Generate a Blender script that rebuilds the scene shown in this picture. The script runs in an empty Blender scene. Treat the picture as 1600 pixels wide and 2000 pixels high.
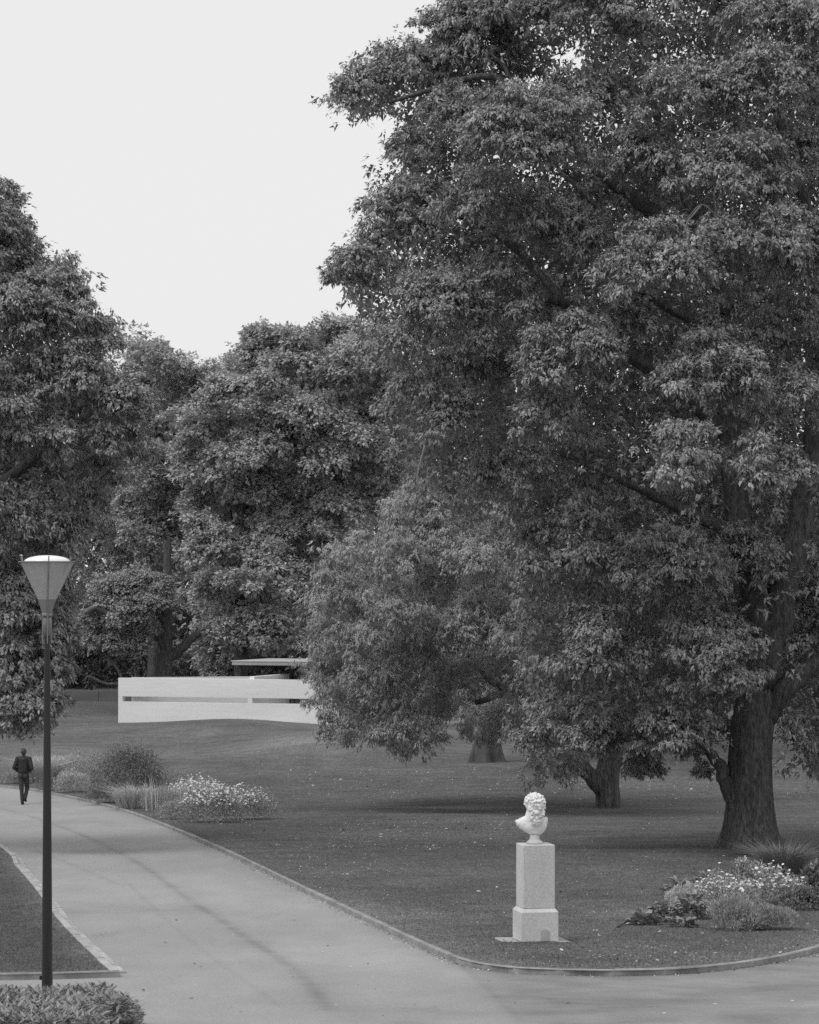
import bpy, math, random
import numpy as np
from mathutils import Vector, Matrix
rng = np.random.default_rng(7)
random.seed(7)

# ------------------------------------------------------------------ camera, sky, sun, exposure
F = 6000.0            # focal length in pixels of the 1600 x 2000 photograph
CAMZ = 6.8            # eye height above the far lawn
HZ = 1140.0           # level of the horizon in the photograph
sc = bpy.context.scene
col = sc.collection
cam = bpy.data.objects.new('camera', bpy.data.cameras.new('camera'))
col.objects.link(cam)
cam.location = (0, 0, CAMZ)
cam.rotation_euler = (math.pi/2, 0, 0)
cam.data.sensor_fit = 'VERTICAL'; cam.data.sensor_height = 36.0; cam.data.sensor_width = 28.8
cam.data.lens = F/2000*36
cam.data.shift_y = (HZ-1000)/2000
cam.data.clip_start = 0.5; cam.data.clip_end = 6000
sc.camera = cam

SUN_EL, SUN_AZ = math.radians(57), math.radians(230)     # azimuth clockwise from +Y: behind and left of the camera
w = bpy.data.worlds.new('World'); sc.world = w; w.use_nodes = True
nt = w.node_tree; nt.nodes.clear()
out = nt.nodes.new('ShaderNodeOutputWorld'); bg = nt.nodes.new('ShaderNodeBackground')
sky = nt.nodes.new('ShaderNodeTexSky'); sky.sky_type = 'NISHITA'; sky.sun_disc = False
sky.sun_elevation = SUN_EL; sky.sun_rotation = SUN_AZ; sky.dust_density = 3; sky.air_density = 1
bw = nt.nodes.new('ShaderNodeRGBToBW'); mx = nt.nodes.new('ShaderNodeMix'); mx.data_type = 'RGBA'
mx.inputs['Factor'].default_value = 0.93          # an even overcast veil over the clear sky
mx.inputs['B'].default_value = (8.8, 8.8, 8.8, 1)
nt.links.new(sky.outputs[0], bw.inputs[0]); nt.links.new(bw.outputs[0], mx.inputs['A'])
nt.links.new(mx.outputs['Result'], bg.inputs[0]); bg.inputs[1].default_value = 0.1
nt.links.new(bg.outputs[0], out.inputs[0])
sl = bpy.data.lights.new('sun', 'SUN'); sl.energy = 1.5; sl.angle = math.radians(28); sl.color = (1, 1, 1)
sun = bpy.data.objects.new('sun', sl); col.objects.link(sun)
sd = Vector((math.sin(SUN_AZ)*math.cos(SUN_EL), math.cos(SUN_AZ)*math.cos(SUN_EL), math.sin(SUN_EL)))
sun.rotation_euler = sd.to_track_quat('Z', 'Y').to_euler(); sun.location = sd*60

sc.render.engine = 'CYCLES'
sc.view_settings.view_transform = 'Standard'; sc.view_settings.look = 'None'
sc.view_settings.gamma = 1; sc.view_settings.exposure = 0; sc.view_settings.use_curve_mapping = False
sc.cycles.max_bounces = 6; sc.cycles.diffuse_bounces = 4; sc.cycles.glossy_bounces = 2
sc.cycles.transmission_bounces = 4; sc.cycles.transparent_max_bounces = 4
sc.cycles.use_denoising = False

# ------------------------------------------------------------------ helpers
def norm(v): return v/np.maximum(np.linalg.norm(v, axis=-1, keepdims=True), 1e-9)
def tag(o, label=None, cat=None, group=None, kind=None):
    for k, v in (('label', label), ('category', cat), ('group', group), ('kind', kind)):
        if v: o[k] = v
    return o
def empty(name, loc=(0, 0, 0), rz=0.0):
    o = bpy.data.objects.new(name, None); col.objects.link(o)
    o.location = loc; o.rotation_euler = (0, 0, rz); o.empty_display_size = .2
    return o
def mesh_np(name, V, T, mat, attrs=None, smooth=False):
    """mesh from numpy vertices and faces (all triangles or all quads)"""
    V = np.asarray(V, np.float32); T = np.asarray(T, np.int32); k = T.shape[1]
    me = bpy.data.meshes.new(name)
    me.vertices.add(len(V)); me.vertices.foreach_set('co', V.ravel())
    me.loops.add(T.size); me.loops.foreach_set('vertex_index', T.ravel())
    me.polygons.add(len(T)); me.polygons.foreach_set('loop_start', np.arange(0, T.size, k, dtype=np.int32))
    me.polygons.foreach_set('use_smooth', np.full(len(T), smooth, dtype=bool))
    for an, av in (attrs or {}).items():
        a = me.attributes.new(an, 'FLOAT', 'POINT'); a.data.foreach_set('value', np.asarray(av, np.float32))
    me.update(calc_edges=True)
    if mat: me.materials.append(mat)
    return me
def link(name, me, parent=None, loc=None):
    o = bpy.data.objects.new(name, me); col.objects.link(o)
    if parent: o.parent = parent
    if loc is not None: o.location = loc
    return o
class MB:
    """collects boxes, prisms, tubes and lathes into one mesh"""
    def __init__(s): s.v = []; s.f = []
    def add(s, V, Fc):
        n = len(s.v); s.v += [tuple(map(float, p)) for p in V]; s.f += [tuple(i+n for i in f) for f in Fc]; return s
    def box(s, x0, x1, y0, y1, z0, z1, M=None):
        V = [(x0, y0, z0), (x1, y0, z0), (x1, y1, z0), (x0, y1, z0), (x0, y0, z1), (x1, y0, z1), (x1, y1, z1), (x0, y1, z1)]
        if M is not None: V = [M @ Vector(p) for p in V]
        return s.add(V, [(0, 3, 2, 1), (4, 5, 6, 7), (0, 1, 5, 4), (1, 2, 6, 5), (2, 3, 7, 6), (3, 0, 4, 7)])
    def lathe(s, prof, n=24, c=(0, 0, 0), cap=True):
        V = []; Fc = []
        for r, z in prof:
            for k in range(n):
                a = 2*math.pi*k/n; V.append((c[0]+r*math.cos(a), c[1]+r*math.sin(a), c[2]+z))
        for i in range(len(prof)-1):
            for k in range(n):
                a, b = i*n+k, i*n+(k+1) % n; Fc.append((a, b, b+n, a+n))
        if cap:
            Fc.append(tuple(range(n-1, -1, -1))); m = (len(prof)-1)*n; Fc.append(tuple(range(m, m+n)))
        return s.add(V, Fc)
    def tube(s, path, rad, n=8, rough=0.0, seed=0):
        P = np.asarray(path, float); R = np.asarray(rad, float); r_ = np.random.default_rng(seed)
        Tn = np.gradient(P, axis=0); Tn = norm(Tn); V = []; Fc = []
        ref = np.array([0.31, 0.9, 0.2])
        for i in range(len(P)):
            u = norm(np.cross(Tn[i], ref)); v_ = np.cross(Tn[i], u)
            for k in range(n):
                a = 2*math.pi*k/n; rr = R[i]*(1+rough*r_.normal())
                V.append(P[i]+rr*(math.cos(a)*u+math.sin(a)*v_))
        for i in range(len(P)-1):
            for k in range(n):
                a, b = i*n+k, i*n+(k+1) % n; Fc.append((a, b, b+n, a+n))
        Fc.append(tuple(range(n-1, -1, -1))); m = (len(P)-1)*n; Fc.append(tuple(range(m, m+n)))
        return s.add(V, Fc)
    def mesh(s, name, mat, smooth=False, bevel=0.0):
        me = bpy.data.meshes.new(name); me.from_pydata(s.v, [], s.f); me.update()
        import bmesh
        bm = bmesh.new(); bm.from_mesh(me)
        if bevel > 0:
            bmesh.ops.bevel(bm, geom=list(bm.edges), offset=bevel, segments=2, affect='EDGES', profile=.5)
        bmesh.ops.recalc_face_normals(bm, faces=bm.faces); bm.to_mesh(me); bm.free()
        if smooth:
            for p in me.polygons: p.use_smooth = True
        me.materials.append(mat); return me
    def build(s, name, mat, parent=None, smooth=False, bevel=0.0, loc=None):
        return link(name, s.mesh(name, mat, smooth, bevel), parent, loc)
def catmull(pts, n=8):
    P = np.asarray(pts, float); P = np.vstack([2*P[0]-P[1], P, 2*P[-1]-P[-2]]); R = []
    for i in range(1, len(P)-2):
        for t in np.linspace(0, 1, n, endpoint=False):
            a, b, c, d = P[i-1:i+3]
            R.append(.5*((2*b)+(-a+c)*t+(2*a-5*b+4*c-d)*t*t+(-a+3*b-3*c+d)*t**3))
    R.append(P[-2]); return np.array(R)

# ------------------------------------------------------------------ materials (the photograph is black and white)
def new_mat(name):
    m = bpy.data.materials.new(name); m.use_nodes = True; t = m.node_tree; t.nodes.clear()
    o = t.nodes.new('ShaderNodeOutputMaterial'); b = t.nodes.new('ShaderNodeBsdfPrincipled')
    t.links.new(b.outputs[0], o.inputs[0]); return m, t, b, o
def nd(t, typ, **kw):
    n = t.nodes.new(typ)
    for k, v in kw.items(): setattr(n, k, v)
    return n
def mth(t, op, a, b=None, clamp=False):
    n = t.nodes.new('ShaderNodeMath'); n.operation = op; n.use_clamp = clamp
    for i, x in enumerate((a, b)):
        if x is None: continue
        if isinstance(x, (int, float)): n.inputs[i].default_value = x
        else: t.links.new(x, n.inputs[i])
    return n.outputs[0]
def noise(t, scale, detail=3, stretch=(1, 1, 1), rough=.55, coord='Object'):
    tc = t.nodes.new('ShaderNodeTexCoord'); mp = t.nodes.new('ShaderNodeMapping'); mp.inputs['Scale'].default_value = stretch
    t.links.new(tc.outputs[coord], mp.inputs[0])
    n = t.nodes.new('ShaderNodeTexNoise'); n.inputs['Scale'].default_value = scale; n.inputs['Detail'].default_value = detail
    n.inputs['Roughness'].default_value = rough; t.links.new(mp.outputs[0], n.inputs['Vector']); return n.outputs['Fac']
def bump(t, b, h, strength, dist):
    n = t.nodes.new('ShaderNodeBump'); n.inputs['Strength'].default_value = strength; n.inputs['Distance'].default_value = dist
    t.links.new(h, n.inputs['Height']); t.links.new(n.outputs[0], b.inputs['Normal'])
def rng_map(t, x, a, b, c, d):
    n = t.nodes.new('ShaderNodeMapRange'); t.links.new(x, n.inputs[0])
    for i, v in enumerate((a, b, c, d)): n.inputs[i+1].default_value = v
    return n.outputs[0]
def surface(name, base, rough=.8, layers=(), bumps=None, spec=.3):
    """grey surface: base value times a few noise layers (scale, stretch, low, high)"""
    m, t, b, o = new_mat(name); v = None
    for sc_, st, lo, hi in layers:
        f = rng_map(t, noise(t, sc_, 4, st), .3, .7, lo, hi); v = f if v is None else mth(t, 'MULTIPLY', v, f)
    if v is None: b.inputs['Base Color'].default_value = (base, base, base, 1)
    else:
        v = mth(t, 'MULTIPLY', v, base); t.links.new(v, b.inputs['Base Color'])
    b.inputs['Roughness'].default_value = rough; b.inputs['Specular IOR Level'].default_value = spec
    if bumps: bump(t, b, noise(t, bumps[0], 5, bumps[3] if len(bumps) > 3 else (1, 1, 1)), bumps[1], bumps[2])
    return m
def leaf_mat(name, base, rough=.42, trans=.22, spec=.5):
    m, t, b, o = new_mat(name)
    at = nd(t, 'ShaderNodeAttribute', attribute_name='tone')
    v = mth(t, 'MULTIPLY', at.outputs['Fac'], base)
    t.links.new(v, b.inputs['Base Color']); b.inputs['Roughness'].default_value = rough
    b.inputs['Specular IOR Level'].default_value = spec
    tr = t.nodes.new('ShaderNodeBsdfTranslucent'); t.links.new(v, tr.inputs[0])
    mix = t.nodes.new('ShaderNodeMixShader'); mix.inputs[0].default_value = trans
    t.links.new(b.outputs[0], mix.inputs[1]); t.links.new(tr.outputs[0], mix.inputs[2]); t.links.new(mix.outputs[0], o.inputs[0])
    return m
M = {}
M['leaf_big'] = leaf_mat('glossy_leaf', .30, .42, .14, .5)
M['leaf_fine'] = leaf_mat('fine_leaf', .34, .5, .13, .4)
M['leaf_plane'] = leaf_mat('plane_leaf', .42, .55, .22, .35)
M['leaf_dark'] = leaf_mat('dark_leaf', .2, .5, .2, .35)
M['plant'] = leaf_mat('bed_leaf', .36, .55, .2, .3)
M['plant_dark'] = leaf_mat('bed_leaf_dark', .20, .45, .15, .4)
M['plant_light'] = leaf_mat('bed_leaf_light', .5, .6, .2, .3)
M['petal'] = leaf_mat('white_petal', .85, .6, .15, .2)
M['litter'] = leaf_mat('leaf_litter', .55, .7, .0, .2)
M['bark'] = surface('dark_bark', .10, .9, ((2.2, (5, 5, .8), .6, 1.3), (11, (3, 3, .6), .4, 1.6)), (9, .8, .06, (4, 4, .4)), .1)
M['bark_pale'] = surface('pale_bark', .09, .85, ((1.6, (5, 5, .5), .6, 1.3), (9, (3, 3, .5), .75, 1.2)), (7, .7, .04, (4, 4, .5)), .15)
M['twig'] = surface('twig_bark', .16, .85, ((3, (1, 1, 1), .7, 1.2),))
M['concrete'] = surface('white_concrete', .78, .75, ((.55, (.35, .35, 2.2), .93, 1.05), (2.5, (.25, .25, 6), .95, 1.04), (14, (.3, .3, 3), .97, 1.03)), (18, .12, .01), .25)
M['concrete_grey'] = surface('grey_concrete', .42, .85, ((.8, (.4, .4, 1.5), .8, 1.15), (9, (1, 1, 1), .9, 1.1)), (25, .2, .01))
M['concrete_shade'] = surface('shaded_concrete', .16, .9, ((.8, (.4, .4, 1.5), .7, 1.2), (9, (1, 1, 1), .9, 1.1)), (25, .2, .01))  # shade of the trees over the low wall, put into a darker concrete colour
M['tie'] = surface('tie_hole_shade', .3, .9)  # dark colour of flat discs stands in for shade inside the hole recesses
M['metal_roof'] = surface('brushed_aluminium', .5, .45, ((1.2, (1, 1, 1), .9, 1.1),), None, .5)
M['soffit'] = surface('roof_edge_metal', .34, .5, ((1.2, (1, 1, 1), .9, 1.1),))
M['post_dark'] = surface('dark_steel', .03, .5)
M['lamp_pole'] = surface('painted_pole', .022, .42, ((3, (1, 1, .3), .85, 1.2),), None, .45)
M['lamp_metal'] = surface('galvanised_metal', .22, .5, ((9, (1, 1, .3), .7, 1.2), (40, (1, 1, .5), .85, 1.1)), None, .5)
M['lamp_white'] = surface('white_dome', .82, .35, ((7, (1, 1, 1), .95, 1.03),), None, .5)
M['granite'] = surface('granite', .57, .75, ((130, (1, 1, 1), .72, 1.26), (40, (1, 1, 1), .9, 1.1), (2.2, (1, 1, .6), .88, 1.08)), (90, .15, .004), .3)
M['granite_damp'] = surface('granite_damp', .42, .6, ((130, (1, 1, 1), .72, 1.26), (7, (1, 1, .6), .85, 1.1)), (90, .15, .004), .3)
M['marble'] = surface('white_marble', .75, .55, ((6, (1, 1, 1), .93, 1.04), (1.8, (1, 1, .5), .94, 1.03)), (60, .12, .003), .35)
M['socle'] = surface('socle_marble', .48, .6, ((8, (1, 1, 1), .85, 1.08),), (60, .12, .003), .3)
M['kerb'] = surface('concrete_kerb', .27, .85, ((1.3, (1, 1, 1), .7, 1.25), (12, (1, 1, 1), .8, 1.2)), (30, .3, .01))
M['kerb_light'] = surface('pale_kerb', .40, .85, ((1.1, (1, 1, 1), .7, 1.2), (14, (1, 1, 1), .8, 1.15)), (30, .3, .01))
M['soil'] = surface('soil', .07, .95, ((5, (1, 1, 1), .5, 1.5), (25, (1, 1, 1), .5, 1.5)), (20, .8, .04))
M['jacket'] = surface('dark_jacket', .028, .6, ((12, (1, 1, .5), .7, 1.4),), (9, .6, .03, (1, 1, .4)))
M['trousers'] = surface('dark_trousers', .050, .8, ((10, (1, 1, 1), .8, 1.3),), (14, .5, .02, (1, 1, 2)))
M['hair'] = surface('grey_brown_hair', .07, .7, ((60, (1, 1, .3), .5, 1.7),), (70, .8, .01))
M['skin'] = surface('skin', .3, .55)
M['shoe'] = surface('black_shoe', .012, .4)

def grass_material():
    m, t, b, o = new_mat('mown_grass')
    big = rng_map(t, noise(t, .11, 3), .32, .68, .8, 1.18)
    mid = rng_map(t, noise(t, .9, 4), .3, .7, .8, 1.2)
    fine = rng_map(t, noise(t, 34, 3, (1, .22, 1), .75), .3, .7, .3, 1.7)
    fine2 = rng_map(t, noise(t, 6, 4, (1, .5, 1), .7), .3, .7, .75, 1.25)
    at = nd(t, 'ShaderNodeAttribute', attribute_name='dry')      # worn, dry and bare patches
    v = mth(t, 'MULTIPLY', mth(t, 'MULTIPLY', big, mid), mth(t, 'MULTIPLY', fine, fine2))
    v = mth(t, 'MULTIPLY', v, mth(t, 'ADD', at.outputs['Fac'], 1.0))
    v = mth(t, 'MULTIPLY', v, .112)
    t.links.new(v, b.inputs['Base Color']); b.inputs['Roughness'].default_value = .9; b.inputs['Specular IOR Level'].default_value = .1
    bump(t, b, noise(t, 30, 3, (1, .5, 1), .7), .7, .05); return m
M['grass'] = grass_material()
M['blade'] = leaf_mat('grass_blade', .14, .7, .3, .2)
def asphalt_material():
    m, t, b, o = new_mat('worn_asphalt')
    big = rng_map(t, noise(t, .22, 4, (1, .6, 1)), .3, .7, .86, 1.12)
    mid = rng_map(t, noise(t, 1.6, 4, (1, .25, 1)), .3, .7, .93, 1.07)
    fine = rng_map(t, noise(t, 60, 2, (1, .5, 1), .7), .3, .7, .8, 1.2)
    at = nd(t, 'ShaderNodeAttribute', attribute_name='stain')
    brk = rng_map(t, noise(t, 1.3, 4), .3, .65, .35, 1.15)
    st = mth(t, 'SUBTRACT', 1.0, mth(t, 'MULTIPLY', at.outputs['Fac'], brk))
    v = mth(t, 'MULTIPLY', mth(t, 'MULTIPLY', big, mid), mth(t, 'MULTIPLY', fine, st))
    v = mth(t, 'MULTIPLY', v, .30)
    t.links.new(v, b.inputs['Base Color']); b.inputs['Roughness'].default_value = .8; b.inputs['Specular IOR Level'].default_value = .35
    bump(t, b, noise(t, 90, 2), .25, .01); return m
M['asphalt'] = asphalt_material()

# ------------------------------------------------------------------ terrain
_D = np.arange(-60, 400, .5)
_h = np.where(_D < 39, 4.56-.06*(39-_D), np.where(_D < 95, 4.56+.04*(_D-39), 6.8))
_k = np.exp(-.5*(np.arange(-16, 17)*.5/3.5)**2); _k /= _k.sum()
_h = np.convolve(np.pad(_h, 16, mode='reflect', reflect_type='odd'), _k, 'valid')
def gz(x, y):
    """height of the lawn"""
    x = np.asarray(x, float); y = np.asarray(y, float)
    z = CAMZ-np.interp(y, _D, _h)
    z = z+.42*np.exp(-((x+8.6)/3.4)**2-((y-143)/9)**2)+.55*np.exp(-((x+3.4)/3.6)**2-((y-128)/9)**2)
    z = z+.05*np.sin(x*.55+y*.13)*np.sin(y*.21)*np.clip((y-45)/40, 0, 1)
    return z
def P(px, py, D): return np.array([(px-800)*D/F, D, CAMZ-(py-HZ)*D/F])
def gp(px, py):
    """point of the lawn seen at a pixel of the photograph"""
    lo, hi = 15., 900.
    for _ in range(50):
        D = .5*(lo+hi); y = HZ+(CAMZ-float(gz((px-800)*D/F, D)))*F/D
        if y > py: lo = D
        else: hi = D
    return np.array([(px-800)*D/F, D, float(gz((px-800)*D/F, D))])
KERB = np.array([(-900, 1480), (-400, 1500), (0, 1534), (100, 1548), (230, 1578), (340, 1618), (460, 1670), (600, 1738), (740, 1804), (840, 1850),
                 (900, 1874), (960, 1886), (1030, 1892), (1180, 1896), (1340, 1892), (1480, 1876), (1600, 1850), (1800, 1790), (2300, 1690)], float)
LKERB = np.array([(-700, 1380), (-300, 1440), (0, 1648), (40, 1690), (80, 1736), (130, 1800), (180, 1850), (215, 1882), (234, 1898)], float)
LKERB[0:2] = [(-500, 1420), (-250, 1500)]
SKERB = np.array([(234, 1898), (100, 1902), (-100, 1905), (-500, 1910)], float)
KC = catmull(KERB, 10); KW = np.array([gp(*p) for p in KC])
LC = catmull(LKERB, 8); LW = np.array([gp(*p) for p in LC])
SC_ = catmull(SKERB, 6); SW = np.array([gp(*p) for p in SC_])
STEP = .06            # kerb height
def seg_dist(px, py, poly):
    d = np.full(px.shape, 1e9)
    for a, b in zip(poly[:-1], poly[1:]):
        ab = b-a; t = np.clip(((px-a[0])*ab[0]+(py-a[1])*ab[1])/max(ab@ab, 1e-9), 0, 1)
        d = np.minimum(d, np.hypot(px-a[0]-t*ab[0], py-a[1]-t*ab[1]))
    return d
def grid_faces(nr, nc):
    i = np.arange((nr-1)*nc).reshape(nr-1, nc)[:, :-1].ravel(); return np.stack([i, i+1, i+nc+1, i+nc], 1)
def dry_map(X, Y):
    """worn grass: verge along the kerb, trodden ground, the earth below the large tree"""
    d = np.zeros(X.shape)
    kd = seg_dist(X, Y, KW[:, :2]); d += .45*np.exp(-(kd/.7)**2)*np.clip((60-Y)/20, 0, 1)
    for px, py, rx, ry, a in ((560, 1440, 1.6, 6, .5), (650, 1450, 1.5, 5, .45), (410, 1432, .8, 2, .6), (1160, 1830, .8, 1.6, .3), (1000, 1600, 4, 5, .2),
                              (1215, 1780, .6, 1.5, .35), (500, 1640, 1.5, 4, .3), (720, 1625, 2, 3, .3), (1330, 1860, 1.2, .8, .3)):
        c = gp(px, py); d += a*np.exp(-((X-c[0])/rx)**2-((Y-c[1])/ry)**2)
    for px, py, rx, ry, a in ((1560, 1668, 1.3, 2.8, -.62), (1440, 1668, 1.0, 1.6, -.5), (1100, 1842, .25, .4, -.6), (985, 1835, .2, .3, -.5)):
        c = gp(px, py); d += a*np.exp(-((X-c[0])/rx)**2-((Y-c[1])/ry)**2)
    d += .22*np.clip((Y-100)/25, 0, 1)*np.clip((175-Y)/15, 0, 1)
    return np.clip(d, -.75, 1.2)
# the wide sheet of earth below everything
gx = np.concatenate([np.linspace(-3000, -80, 12), np.linspace(-70, 70, 36), np.linspace(80, 3000, 12)])
gy = np.concatenate([np.linspace(-200, 15, 20), np.linspace(18, 240, 112), np.linspace(260, 3500, 14)])
X, Y = np.meshgrid(gx, gy); Z = gz(X, Y)-.45
g = link('ground', mesh_np('ground', np.stack([X, Y, Z], -1).reshape(-1, 3), grid_faces(len(gy), len(gx)), M['grass'], {'dry': np.zeros(X.size)}, True))
tag(g, kind='structure')
# lawn beyond the right-hand kerb, columns fanning out from it
cols = np.linspace(-880, 2280, 420)
kx, kord = KC[:, 0], np.argsort(KC[:, 0])
kD = np.array([gp(c, np.interp(c, kx[kord], KC[kord, 1]))[1] for c in cols])
ts = np.concatenate([np.linspace(0, .12, 14), np.linspace(.14, 1, 66)])
DD = kD[None]+(230-kD[None])*ts[:, None]
XX = (cols[None]-800)*DD/F; ZZ = gz(XX, DD)
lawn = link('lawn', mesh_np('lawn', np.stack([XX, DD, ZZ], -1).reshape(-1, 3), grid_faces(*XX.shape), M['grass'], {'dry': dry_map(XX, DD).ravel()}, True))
tag(lawn, kind='structure')
# the road between the kerbs
ts = np.linspace(0, 1, 190)**1.15
DD = kD[None]-.01-(kD[None]-15)*ts[:, None]
XX = (cols[None]-800)*DD/F; ZZ = gz(XX, DD)-STEP
STREAK = np.array([gp(*p)[:2] for p in catmull([(-60, 1560), (37, 1584), (101, 1604), (180, 1634), (232, 1659), (285, 1689), (337, 1726), (375, 1754), (427, 1786), (487, 1827), (544, 1861), (600, 1905), (640, 1960)], 4)])
st = .22*np.exp(-(seg_dist(XX, DD, STREAK)/.09)**2)+.10*np.exp(-(seg_dist(XX, DD, STREAK)/.4)**2)*np.clip((60-DD)/30, .4, 1)
for a, b, wd, s in (((-60, 1648), (200, 1635), .15, .05), ((180, 1819), (330, 1800), .09, .2), ((70, 1655), (230, 1720), .08, .12), ((230, 1700), (560, 1960), .05, .08), ((820, 1960), (910, 1968), .3, .2)):
    st += s*np.exp(-(seg_dist(XX, DD, np.array([gp(*a)[:2], gp(*b)[:2]]))/wd)**2)
for px, py, rx, ry, a in ((220, 1765, .7, 1.4, .16), (300, 1770, .9, 1.0, .14), (130, 1780, .5, 2, .12), (560, 1800, .5, 2, .07), (540, 1730, .5, 4, .08), (700, 1950, 1.5, .8, .06)):
    c = gp(px, py); st += a*np.exp(-((XX-c[0])/rx)**2-((DD-c[1])/ry)**2)
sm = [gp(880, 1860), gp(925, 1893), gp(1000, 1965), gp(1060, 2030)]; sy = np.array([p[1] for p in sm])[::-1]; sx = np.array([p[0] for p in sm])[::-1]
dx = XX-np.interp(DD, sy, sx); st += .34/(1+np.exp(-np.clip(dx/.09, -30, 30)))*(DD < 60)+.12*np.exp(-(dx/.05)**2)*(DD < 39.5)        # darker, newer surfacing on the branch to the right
for px, py, rx, ry, a in ((860, 1975, .28, .25, .25), (800, 1985, .2, .25, .22), (1075, 1938, .07, .1, .3)):
    c = gp(px, py); st += a*np.exp(-((XX-c[0])/rx)**2-((DD-c[1])/ry)**2)
kd = seg_dist(XX, DD, KW[:, :2]); st += .12*np.exp(-(kd/.35)**2)
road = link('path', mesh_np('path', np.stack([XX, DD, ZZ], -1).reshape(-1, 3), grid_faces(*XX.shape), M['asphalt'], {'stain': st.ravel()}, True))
tag(road, kind='structure')
# lawn on the left, between its two kerbs
c2 = np.linspace(-480, 233, 120)
tD = np.array([gp(c, np.interp(c, LC[:, 0], LC[:, 1]))[1] for c in c2]); o_ = np.argsort(SC_[:, 0])
bD = np.array([gp(c, np.interp(c, SC_[o_, 0], SC_[o_, 1]))[1] for c in c2])
ts = np.linspace(0, 1, 60); DD = bD[None]+(tD-bD)[None]*ts[:, None]; XX = (c2[None]-800)*DD/F; ZZ = gz(XX, DD)
dry = .5*np.exp(-(seg_dist(XX, DD, LW[:, :2])/.3)**2)+.4*np.exp(-(seg_dist(XX, DD, SW[:, :2])/.5)**2)-.22
ll = link('side_lawn', mesh_np('side_lawn', np.stack([XX, DD, ZZ], -1).reshape(-1, 3), grid_faces(*XX.shape), M['grass'], {'dry': dry.ravel()}, True))
tag(ll, kind='structure')

def resample(W, step):
    s = np.concatenate([[0], np.cumsum(np.linalg.norm(np.diff(W[:, :2], axis=0), axis=1))]); n = max(2, int(s[-1]/step)+1)
    q = np.linspace(0, s[-1], n); return np.stack([np.interp(q, s, W[:, i]) for i in range(3)], 1)
def kerb(name, W, length, wid, prof, mat, side, piece, gap=.006, top=0.0):
    """a row of kerb stones along a line; prof = height above the road, side = +1 to lay the width to the left of the line"""
    root = tag(empty(name, tuple(W[0])), kind='structure')
    S = resample(W, length/3); Tn = norm(np.gradient(S[:, :2], axis=0)); Nn = np.stack([-Tn[:, 1], Tn[:, 0]], 1)*side
    for i in range(0, len(S)-3, 3):
        mb = MB(); V = []; dz = random.uniform(-.004, .006); dw = random.uniform(-.004, .004)
        for j in range(4):
            p = S[i+j].copy(); t_ = Tn[i+j]
            if j == 0: p[:2] += t_*gap
            if j == 3: p[:2] -= t_*gap
            q = p.copy(); q[:2] += Nn[i+j]*(wid+dw)
            zt, zb = float(gz(p[0], p[1]))+top+dz, float(gz(p[0], p[1]))-STEP-.12
            bv = .012; q2 = p.copy(); q2[:2] += Nn[i+j]*bv; q3 = p.copy(); q3[:2] += Nn[i+j]*(wid+dw-bv)
            V += [(p[0], p[1], zb), (p[0], p[1], zt-bv), (q2[0], q2[1], zt), (q3[0], q3[1], zt), (q[0], q[1], zt-bv), (q[0], q[1], zb)]
        Fc = []
        for j in range(3):
            for k in range(6): a, b = j*6+k, j*6+(k+1) % 6; Fc.append((a, b, b+6, a+6))
        Fc += [(5, 4, 3, 2, 1, 0), tuple(range(18, 24))]
        V = [(v[0]-W[0][0], v[1]-W[0][1], v[2]-W[0][2]) for v in V]
        mb.add(V, Fc); mb.build(piece, mat, root)
    return root
selk = (KW[:, 1] < 160)
kerb('lawn_kerb', KW[selk], 1.8, .09, .1, M['kerb'], 1, 'kerb_stone', .0015, .008)
kerb('side_lawn_kerb', LW, 1.1, .09, .1, M['kerb_light'], -1, 'kerb_stone', .004, .016)
kerb('gutter', LW[LW[:, 1] < 80], .9, .13, .0, M['kerb_light'], 1, 'gutter_stone', .005, -STEP+.014)
kerb('end_kerb', SW, 2.2, .08, .1, M['kerb'], -1, 'kerb_stone', .0015, .008)
# gravelly strip of litter between the lawn kerb and the road

# ------------------------------------------------------------------ concrete pavilion
W0 = P(231, 1412, 150.); WDIR = norm(np.array([8.6, -3.0])); WANG = math.atan2(WDIR[1], WDIR[0])
def wall_root(name, s, back, ang=0.0):
    p = np.array([W0[0], W0[1]])+WDIR*s+np.array([-WDIR[1], WDIR[0]])*back
    return empty(name, (p[0], p[1], 0), WANG+ang)
fw = tag(wall_root('concrete_wall', 0, 0), 'long white concrete garden wall with a horizontal slot opening', 'wall')
L = 11.4
MB().box(0, L, 0, .3, -.8, 1.05).build('lower_panel', M['concrete'], fw, bevel=.006)
MB().box(0, L, 0, .3, 1.30, 2.20).build('upper_panel', M['concrete'], fw, bevel=.006)
MB().box(.002, .23, .002, .298, 1.05, 1.30).build('pier', M['concrete'], fw)
MB().box(L-.4, L-.002, .002, .298, 1.05, 1.30).build('pier', M['concrete'], fw)
mb = MB()
for zz in (.35, .93, 1.52):
    for k in range(20):
        c = (.45+k*.53+(.27 if zz == .93 else 0), -.002, zz)
        V = [(c[0]+.014*math.cos(a), c[1], c[2]+.014*math.sin(a)) for a in np.linspace(0, 2*math.pi, 9)[:-1]]
        V2 = [(v[0], .004, v[2]) for v in V]
        mb.add(V+V2, [tuple(range(8))]+[(i, (i+1) % 8, 8+(i+1) % 8, 8+i) for i in range(8)])
tag(mb.build('tie_holes', M['tie'], fw), kind='stuff')
iw = tag(wall_root('inner_wall', .6, .35, math.radians(34)), 'plain concrete inner wall angled behind the slotted white wall', 'wall')
MB().box(0, 7.4, 0, .25, -.6, 2.2).build('panel', M['concrete'], iw, bevel=.006)
MB().box(0, 7.4, -.004, .254, 2.2, 2.215).build('coping', M['concrete'], iw)
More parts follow.
